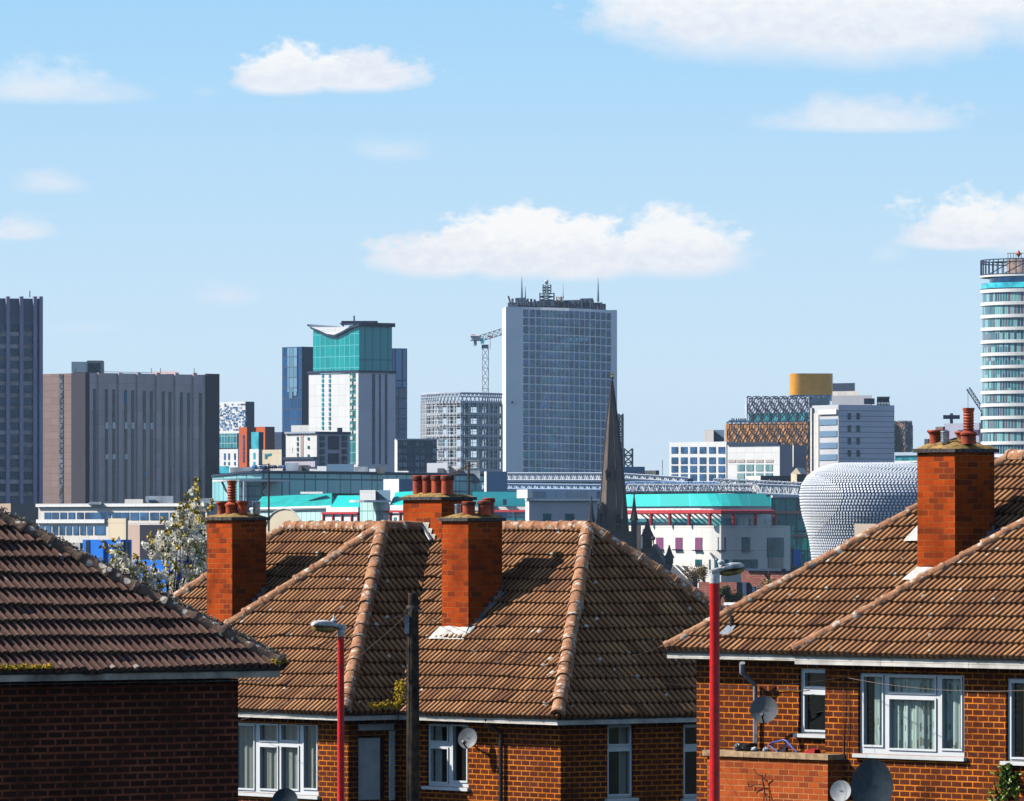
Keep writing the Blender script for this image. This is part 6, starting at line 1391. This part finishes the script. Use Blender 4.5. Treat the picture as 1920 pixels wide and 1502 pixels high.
# green glass link, its reflections painted into the colour as green and tan patches
m, nt, b = newmat('green_glass_painted_reflections'); uv = uvn(nt); x, y, _ = nt.sep(uv)
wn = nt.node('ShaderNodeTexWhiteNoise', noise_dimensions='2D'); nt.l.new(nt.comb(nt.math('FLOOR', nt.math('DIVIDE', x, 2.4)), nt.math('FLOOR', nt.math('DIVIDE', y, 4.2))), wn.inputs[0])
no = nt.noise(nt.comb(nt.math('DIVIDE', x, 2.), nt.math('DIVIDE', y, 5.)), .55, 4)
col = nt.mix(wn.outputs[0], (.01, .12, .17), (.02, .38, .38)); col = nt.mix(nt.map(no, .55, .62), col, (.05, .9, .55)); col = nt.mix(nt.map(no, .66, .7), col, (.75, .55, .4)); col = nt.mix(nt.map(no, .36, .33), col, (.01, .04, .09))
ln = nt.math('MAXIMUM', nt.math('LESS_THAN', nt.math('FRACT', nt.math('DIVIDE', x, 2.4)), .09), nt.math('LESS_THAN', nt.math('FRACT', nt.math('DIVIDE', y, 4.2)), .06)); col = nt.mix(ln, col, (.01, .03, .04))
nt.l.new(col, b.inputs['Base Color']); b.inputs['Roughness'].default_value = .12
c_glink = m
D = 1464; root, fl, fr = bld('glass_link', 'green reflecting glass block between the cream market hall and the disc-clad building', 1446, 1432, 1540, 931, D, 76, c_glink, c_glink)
panes(root, fr, [(1446, 929, 1508, 933, 1.)], c_steelw, name='roof_edge'); panes(root, fr, [(1446, 958, 1512, 963, .6), (1446, 1002, 1520, 1006, .6)], lit('terracotta_band', (.6, .38, .28)), name='floor_edge'); panes(root, fr, [(1486, 1030, 1500, 1062, .5)], c_blue, name='blue_panel')
panes(root, fr, [(1482, 1063, 1530, 1075, 1.2)], c_wind, name='lower_floor')
# ---- the store clad in metal discs
D = 1335; root = thing('disc_clad_store', 'bulging building covered in hundreds of shiny metal discs, left of the right chimney', 'building', (xat(1620, D), D+30, ground(D)))
ctr = Vector((xat(1690, D+28), D+28)); prof2 = [(1200, 1534, 0), (1090, 1532, 0), (1070, 1530, 0), (1040, 1527, 0), (1010, 1523, 0), (985, 1516, 0), (965, 1510, 0), (945, 1506.5, 0), (925, 1505, 0), (908, 1509, 0), (895, 1517, 0), (885, 1528, 0), (877, 1542, 0), (871, 1560, 0), (868, 1582, 0)]
def top_y(a): return 868+16*max(0, math.cos(a))**1.0
def srf(u, v):                             # u angle pi..2pi (front), v along prof2
    i = min(len(prof2)-2, int(v)); f_ = v-i; f2 = f_
    y = prof2[i][0]*(1-f_)+prof2[i+1][0]*f_; pl_ = prof2[i][1]*(1-f_)+prof2[i+1][1]*f_
    inset = (pl_-1505)/F*D; rx = abs(xat(1505, D+28)-ctr.x)-inset; ry = 27-inset*2.2
    yy = y+(0 if y > 960 else (960-y)/92*(14*max(0, math.cos(u))**1.5))
    return Vector((ctr.x+rx*1.02*math.cos(u), ctr.y+ry*math.sin(u), zat(yy, D)))
mb = MB(); NU = 72; NV = 56; vs = []; vmax = len(prof2)-1
for j in range(NV+1):
    for i in range(NU): vs.append(srf(2*math.pi*i/NU, vmax*j/NV))
mb.add(vs, [(j*NU+i, j*NU+(i+1) % NU, (j+1)*NU+(i+1) % NU, (j+1)*NU+i) for j in range(NV) for i in range(NU)]+[tuple(NV*NU+i for i in range(NU))])
mb.build('blue_shell', lit('cobalt_render', (.16, .26, .58)), root, smooth=True)
dm = MB(); pit = 6.1/F*D*1.0; row = 0
zs_ = []; v = 0.
pts_v = [srf(4.2, vmax*k/400) for k in range(401)]; acc = 0; lastp = pts_v[0]; rows_v = []
for k in range(1, 401):
    acc += (pts_v[k]-lastp).length; lastp = pts_v[k]
    if acc >= pit*.86: acc = 0; rows_v.append(vmax*k/400)
for row, v in enumerate(rows_v):
    ring_ = [srf(math.pi*(.92+1.16*k/400), v) for k in range(401)]; acc = pit*.5 if row % 2 else 0; last = ring_[0]
    if last.z < zat(1150, D): continue
    for k in range(1, 401):
        acc += (ring_[k]-last).length; last = ring_[k]
        if acc >= pit:
            acc = 0; u = math.pi*(.92+1.16*k/400); du = srf(u+.01, v)-srf(u-.01, v); dv = srf(u, min(vmax, v+.05))-srf(u, max(0, v-.05)); nn = du.cross(dv).normalized()
            if nn.y > 0 and nn.z < .6: nn = -nn
            p = ring_[k]; xx = du.normalized(); yy2 = nn.cross(xx); r = pit*.44; vs = [p+nn*.36]
            if True:
                for q, h in ((.8, .3), (1., .12)):
                    for a in range(8): t = math.pi*a/4; vs.append(p+nn*h+(xx*math.cos(t)+yy2*math.sin(t))*r*q)
                dm.add(vs, [(0, 1+a, 1+(a+1) % 8) for a in range(8)]+[(1+a, 9+a, 9+(a+1) % 8, 1+(a+1) % 8) for a in range(8)])
dm.build('metal_discs', M('spun_aluminium', (.97, .98, 1.), .4, .02, .5, metal=.0), root, smooth=True)
D = 1100; bld('lift_overrun', 'plain cream rooftop box in front of the disc-clad building', 1642, 1602, 1665, 982, D, 56, lit('cream_box', (.62, .47, .36)), lit('pink_box', (.40, .27, .24)), roof=c_white)
# ---- church with crocketed spire
c_sp = lit('sooty_sandstone', (.19, .135, .095), scale=.3, var=.45, bump=.3, col2=(.09, .075, .07)); c_spd = lit('black_sandstone', (.06, .05, .055), scale=.5, var=.3, bump=.2)
D = 1250; root = thing('church', 'dark stone church spire with pinnacles and a golden weathervane', 'church', (xat(1150, D), D, ground(D)))
cx_, cy_ = xat(1151, D), D+4
def octp(r, z, ph=R(22.5-8), n=8, c=(0, 0)): return [(cx_+c[0]+r*math.cos(ph+2*math.pi*k/n), cy_+c[1]+r*math.sin(ph+2*math.pi*k/n), z) for k in range(n)]
mb = MB(); secs = [(2.85, 1003), (2.55, 960), (2.28, 929), (1.85, 873), (1.15, 798), (.12, 712)]; vs = []
for i, (r, y) in enumerate(secs):
    k = (1003-y)/291; o_ = [(x-.30*k, yy, z) for x, yy, z in octp(r, zat(y, D))]; vs += o_
mb.add(vs, [(i*8+k, i*8+(k+1) % 8, (i+1)*8+(k+1) % 8, (i+1)*8+k) for i in range(len(secs)-1) for k in range(8)]); mb.build('spire', c_sp, root)
mb = MB()
for k in range(8):                                 # ribs with crockets on the arrises
    pth = [Vector(vs[i*8+k]) for i in range(len(secs))]; mb.tube(pth, .13, 4)
mb.build('spire_rib', c_spd, root)
mb = MB(); mb.lathe(at(1148, 712, D+4), [(.1, 0), (.32, .3), (.12, .6), (.12, 1.)], 8); mb.build('finial', c_spd, root)
mb = MB(); p = at(1148, 706, D+4); mb.lathe(p, [(.05, -.3), (.25, 0), (.05, .3), (.05, .5)], 8); mb.obox(p+Vector((-.35, 0, .25)), (.6, 0, 0), (0, .1, 0), (.12, 0, .35)); mb.obox(p+Vector((-.4, 0, .45)), (.14, 0, 0), (0, .1, 0), (0, 0, .25)); mb.build('weathervane', M('gold_leaf', (.9, .55, .08), .35, .1, 3, metal=.5), root)
def pinn(px, ytip, yb, w, d=D, parent=root, name='pinnacle'):
    c = at(px, yb, d); h = zat(ytip, d)-c.z; mb = MB(); mb.obox(c-Vector((w/2, w/2, 0)), (w, 0, 0), (0, w, 0), (0, 0, h*.42))
    mb.lathe(c+Vector((0, 0, h*.40)), [(w*.72, 0), (w*.4, h*.2), (w*.08, h*.56), (w*.2, h*.57), (.02, h*.6)], 8)
    for i in range(5):
        z = h*(.42+.1*i); r = w*(.62-.13*i)
        for k in range(4): t = R(45+90*k); mb.box(c+Vector((r*math.cos(t), r*math.sin(t), z)), w*.16, w*.16, w*.2)
    return mb.build(name, c_spd, parent)
for a in ((1109, 930, 1010, 1.0), (1189, 925, 1010, 1.1), (1122, 945, 1012, .8), (1131, 956, 1008, .6), (1168, 925, 1005, .5), (1137, 965, 1004, .5)): pinn(*a)
def lucarne(px, y0, y1, w, off):                   # gabled spire window
    c = at(px, y1, D-off); h = zat(y0, D)-c.z; mb = MB(); mb.obox(c-Vector((w/2, 0, 0)), (w, 0, 0), (0, 3, 0), (0, 0, h*.55)); mb.poly([c+Vector((-w*.6, -.05, h*.5)), c+Vector((w*.6, -.05, h*.5)), c+Vector((0, -.05, h))]); mb.poly([c+Vector((-w*.6, -.05, h*.5)), c+Vector((0, -.05, h)), c+Vector((0, 3, h)), c+Vector((-w*.6, 3, h*.5))]); mb.poly([c+Vector((w*.6, -.05, h*.5)), c+Vector((0, -.05, h)), c+Vector((0, 3, h)), c+Vector((w*.6, 3, h*.5))])
    o = mb.build('lucarne', c_sp, root); mb = MB(); mb.obox(c-Vector((w*.3, .06, -.1*h)), (w*.6, 0, 0), (0, .05, 0), (0, 0, h*.42)); mb.build('opening', m_black, o)
lucarne(1142, 870, 899, 1.25, -1.6); lucarne(1159, 945, 985, 1.5, -1.0); lucarne(1128, 940, 985, 1.1, -1.2)
mb = MB(); mb.prism([(cx_-4.0, cy_-3.6), (cx_+3.8, cy_-4.4), (cx_+4.8, cy_+3.6), (cx_-3.2, cy_+4.4)], ground(D), zat(996, D)); mb.build('tower', c_spd, root)
mb = MB(); a_ = at(1128, 1030, D-6); b_ = at(1194, 998, D-6)
mb.obox(a_, (b_.x-a_.x, 0, 0), (0, .5, 0), (0, 0, b_.z-a_.z)); mb.build('belfry_louvres', lit('slate_louvre', (.07, .055, .05)), root)
for i in range(12): pass
mb = MB(); mb.prism([(xat(1194, D), D-4), (xat(1201, D), D-5), (xat(1201, D), D+4), (xat(1194, D), D+4)], ground(D), zat(985, D)); mb.build('buttress', c_spd, root)
pinn(1214, 972, 1028, 1.7); pinn(1255, 1022, 1062, 1.4)
mb = MB(); q = [at(1190, 1054, D-8), at(1212, 1054, D-10), at(1224, 1028, D+2), at(1196, 1028, D+2)]; mb.poly(q); mb.build('aisle_roof', lit('red_tile_roof', (.36, .12, .10), scale=.6, var=.25), root)
mb = MB(); mb.poly([at(1208, 1064, D-11), at(1250, 1066, D-8), at(1225, 1020, D-9)]); mb.poly([at(1250, 1066, D-8), at(1225, 1020, D-9), at(1232, 1020, D+20), at(1262, 1066, D+20)]); mb.build('transept_gable', c_spd, root)
p = at(1225, 1020, D-9); mb = MB(); mb.lathe(p, [(.1, 0), (.12, .6), (.4, .9), (.3, 1.3), (.05, 1.4)], 8); mb.build('finial', c_spd, root)
mb = MB(); mb.quad(at(1190, 1100, D-12), at(1290, 1100, D-12), at(1290, 1062, D-6), at(1190, 1052, D-8)); mb.build('nave_wall', c_spd, root)
# ---- low buildings between the houses
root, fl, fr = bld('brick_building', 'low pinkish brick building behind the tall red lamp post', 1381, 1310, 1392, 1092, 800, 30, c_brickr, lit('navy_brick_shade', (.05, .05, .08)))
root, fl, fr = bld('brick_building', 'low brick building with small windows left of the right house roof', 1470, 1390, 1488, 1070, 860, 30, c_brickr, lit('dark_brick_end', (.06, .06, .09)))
panes(root, fl, [(1453, 1086, 1465, 1091, .1), (1421, 1099, 1432, 1103, .1), (1421, 1112, 1432, 1116, .1), (1408, 1100, 1417, 1110, .1)], c_win)
panes(root, fl, [(1383, 1092, 1406, 1118, .6)], c_dark, name='dark_annexe')
panes(root, fl, [(1470, 1066, 1380, 1068, .5)] if False else [(1402, 1066, 1470, 1070.5, .4)], c_dark, name='coping')
bld('brick_building', 'pale pink brick wall just left of the disc-clad building foot', 1520, 1482, 1530, 1078, 880, 40, lit('pale_brick', (.50, .33, .30)), c_slate)
root = thing('shed', 'small shed with a striped red tile roof near the hip of the right house', 'building', at(1405, 1150, 700)); mb = MB(); mb.poly([at(1378, 1131, 700), at(1432, 1131, 700), at(1430, 1118, 706), at(1384, 1118, 706)]); mb.build('tiled_roof', gridmat('pink_pantiles', (.55, .28, .24), (.28, .12, .10), .3, 5, .1, rough=.8), root)
mb = MB(); a_ = at(1380, 1180, 701); mb.obox((a_.x, 701, ground(700)), (2.6, 0, 0), (0, 4, 0), (0, 0, zat(1130, 701)-ground(700))); mb.build('wall', c_brickr, root)
root, fl, fr = bld('flat_roofed_shed', 'low shed with a bright white roof edge in the gap beside the tall lamp post', 1430, 1362, 1440, 1131, 600, 30, lit('blue_grey_shed', (.16, .2, .28)), c_slate); panes(root, fl, [(1362, 1130, 1430, 1135, .3)], c_white, name='fascia')
root = thing('slate_roofed_house', 'dark slate gable roofs between the spire and the red lamp post', 'house', at(1275, 1100, 900)-Vector((0, 0, 6))); mb = MB(); mb.quad(at(1248, 1100, 900), at(1290, 1100, 898), at(1273, 1060, 902), at(1262, 1058, 903)); mb.quad(at(1272, 1098, 897), at(1306, 1098, 896), at(1290, 1066, 900), at(1274, 1060, 901)); mb.build('roof', c_slate, root)
mb = MB(); mb.tube([at(1274, 1060, 898), at(1298, 1082, 895)], .12, 4); mb.tube([at(1262, 1058, 900), at(1290, 1086, 896)], .1, 4); mb.build('ridge', c_stone, root)
mb = MB(); a_ = at(1294, 1100, 894); mb.obox((xat(1248, 903), 903, ground(900)), (4, 0, 0), (0, 5, 0), (0, 0, zat(1098, 900)-ground(900))); mb.build('wall', lit('dark_house_wall', (.06, .05, .06)), root)
bld('far_building', 'blue-black block at the foot of the slate gables', 1300, 1293, 1308, 1082, 880, 30, c_dark, c_dark)
rg = random.Random(9)
def bush(px, yb, d, w, h, label, mats, n=900, name='bush', sz=.12):
    b0_ = Vector((xat(px, d), d, ground(d))); root = thing(name, label, 'bush' if name == 'bush' else 'tree', b0_); zb = zat(yb, d); mb = MB(); tk = MB()
    for i in range(7):
        t = Vector((b0_.x+rg.uniform(-.4, .4)*w, d+rg.uniform(-.3, .3)*w, zb+h*rg.uniform(.6, 1))); tk.tube([b0_, Vector((b0_.x, d, zb-.2*h)), t], [.12, .07, .02], 5)
        for _ in range(n//7): mb_p = t+Vector((rg.gauss(0, w*.13), rg.gauss(0, w*.13), rg.gauss(-.2*h, h*.18))); leafy(mb, mb_p, .02, 1, sz, rg, rg.choice(range(len(mats))))
    tk.build('trunk', m_wood, root); mb.build('crown', mats, root, uv=False)
olive = M('dull_olive_leaf', (.10, .11, .03), .8, .3, 2); rust = M('rusty_twig', (.30, .14, .07), .9, .3, 2); gold = M('golden_twig', (.55, .36, .10), .9, .3, 2)
bush(1302, 1098, 870, 2.6, 2.4, 'rust-brown leafless shrub between the slate gables and lamp post', [rust, gold], 1600, sz=.1)
bush(1322, 1094, 860, 1.6, 2.1, 'golden twiggy shrub just left of the tall lamp head', [gold, rust], 1000, sz=.1)
bush(1376, 1135, 640, 1.6, 1.1, 'small olive bush at the foot of the pinkish brick wall', [olive], 900)
bush(1455, 1125, 680, 2.6, 1.9, 'olive bush beside the hip of the right house roof', [olive, gold], 1600)
bush(1350, 1120, 640, 1.6, 1.0, 'dull green bush just right of the tall lamp post', [olive], 900)
mb = MB(); mb.tube([at(1443, 1120, 850), at(1442, 1072, 850), at(1444, 1070, 850)], .12, 5)
for k in range(5): mb.tube([at(1443, 1090-k*3, 850), at(1434-k*1.2, 1078-k, 850)], .05, 4)
tag(mb.build('bare_tree', m_wood), 'bare dark tree trunk against the brick building with small windows', 'tree')
# ---- haze
hm = bpy.data.materials.new('haze_air'); hm.use_nodes = True; nt = NT(hm.node_tree); nt.n.remove(nt.n['Principled BSDF'])
pv = nt.node('ShaderNodeVolumePrincipled'); pv.inputs['Density'].default_value = HAZE; pv.inputs['Color'].default_value = (.60, .80, 1., 1); pv.inputs['Anisotropy'].default_value = .2
nt.l.new(pv.outputs[0], nt.n['Material Output'].inputs['Volume'])
mb = MB(); mb.obox((-8100, -8100, ground(5000)-3), (16200, 0, 0), (0, 16200, 0), (0, 0, 135-ground(5000)+3)); o = mb.build('haze', hm, None, uv=False); stuff(o)
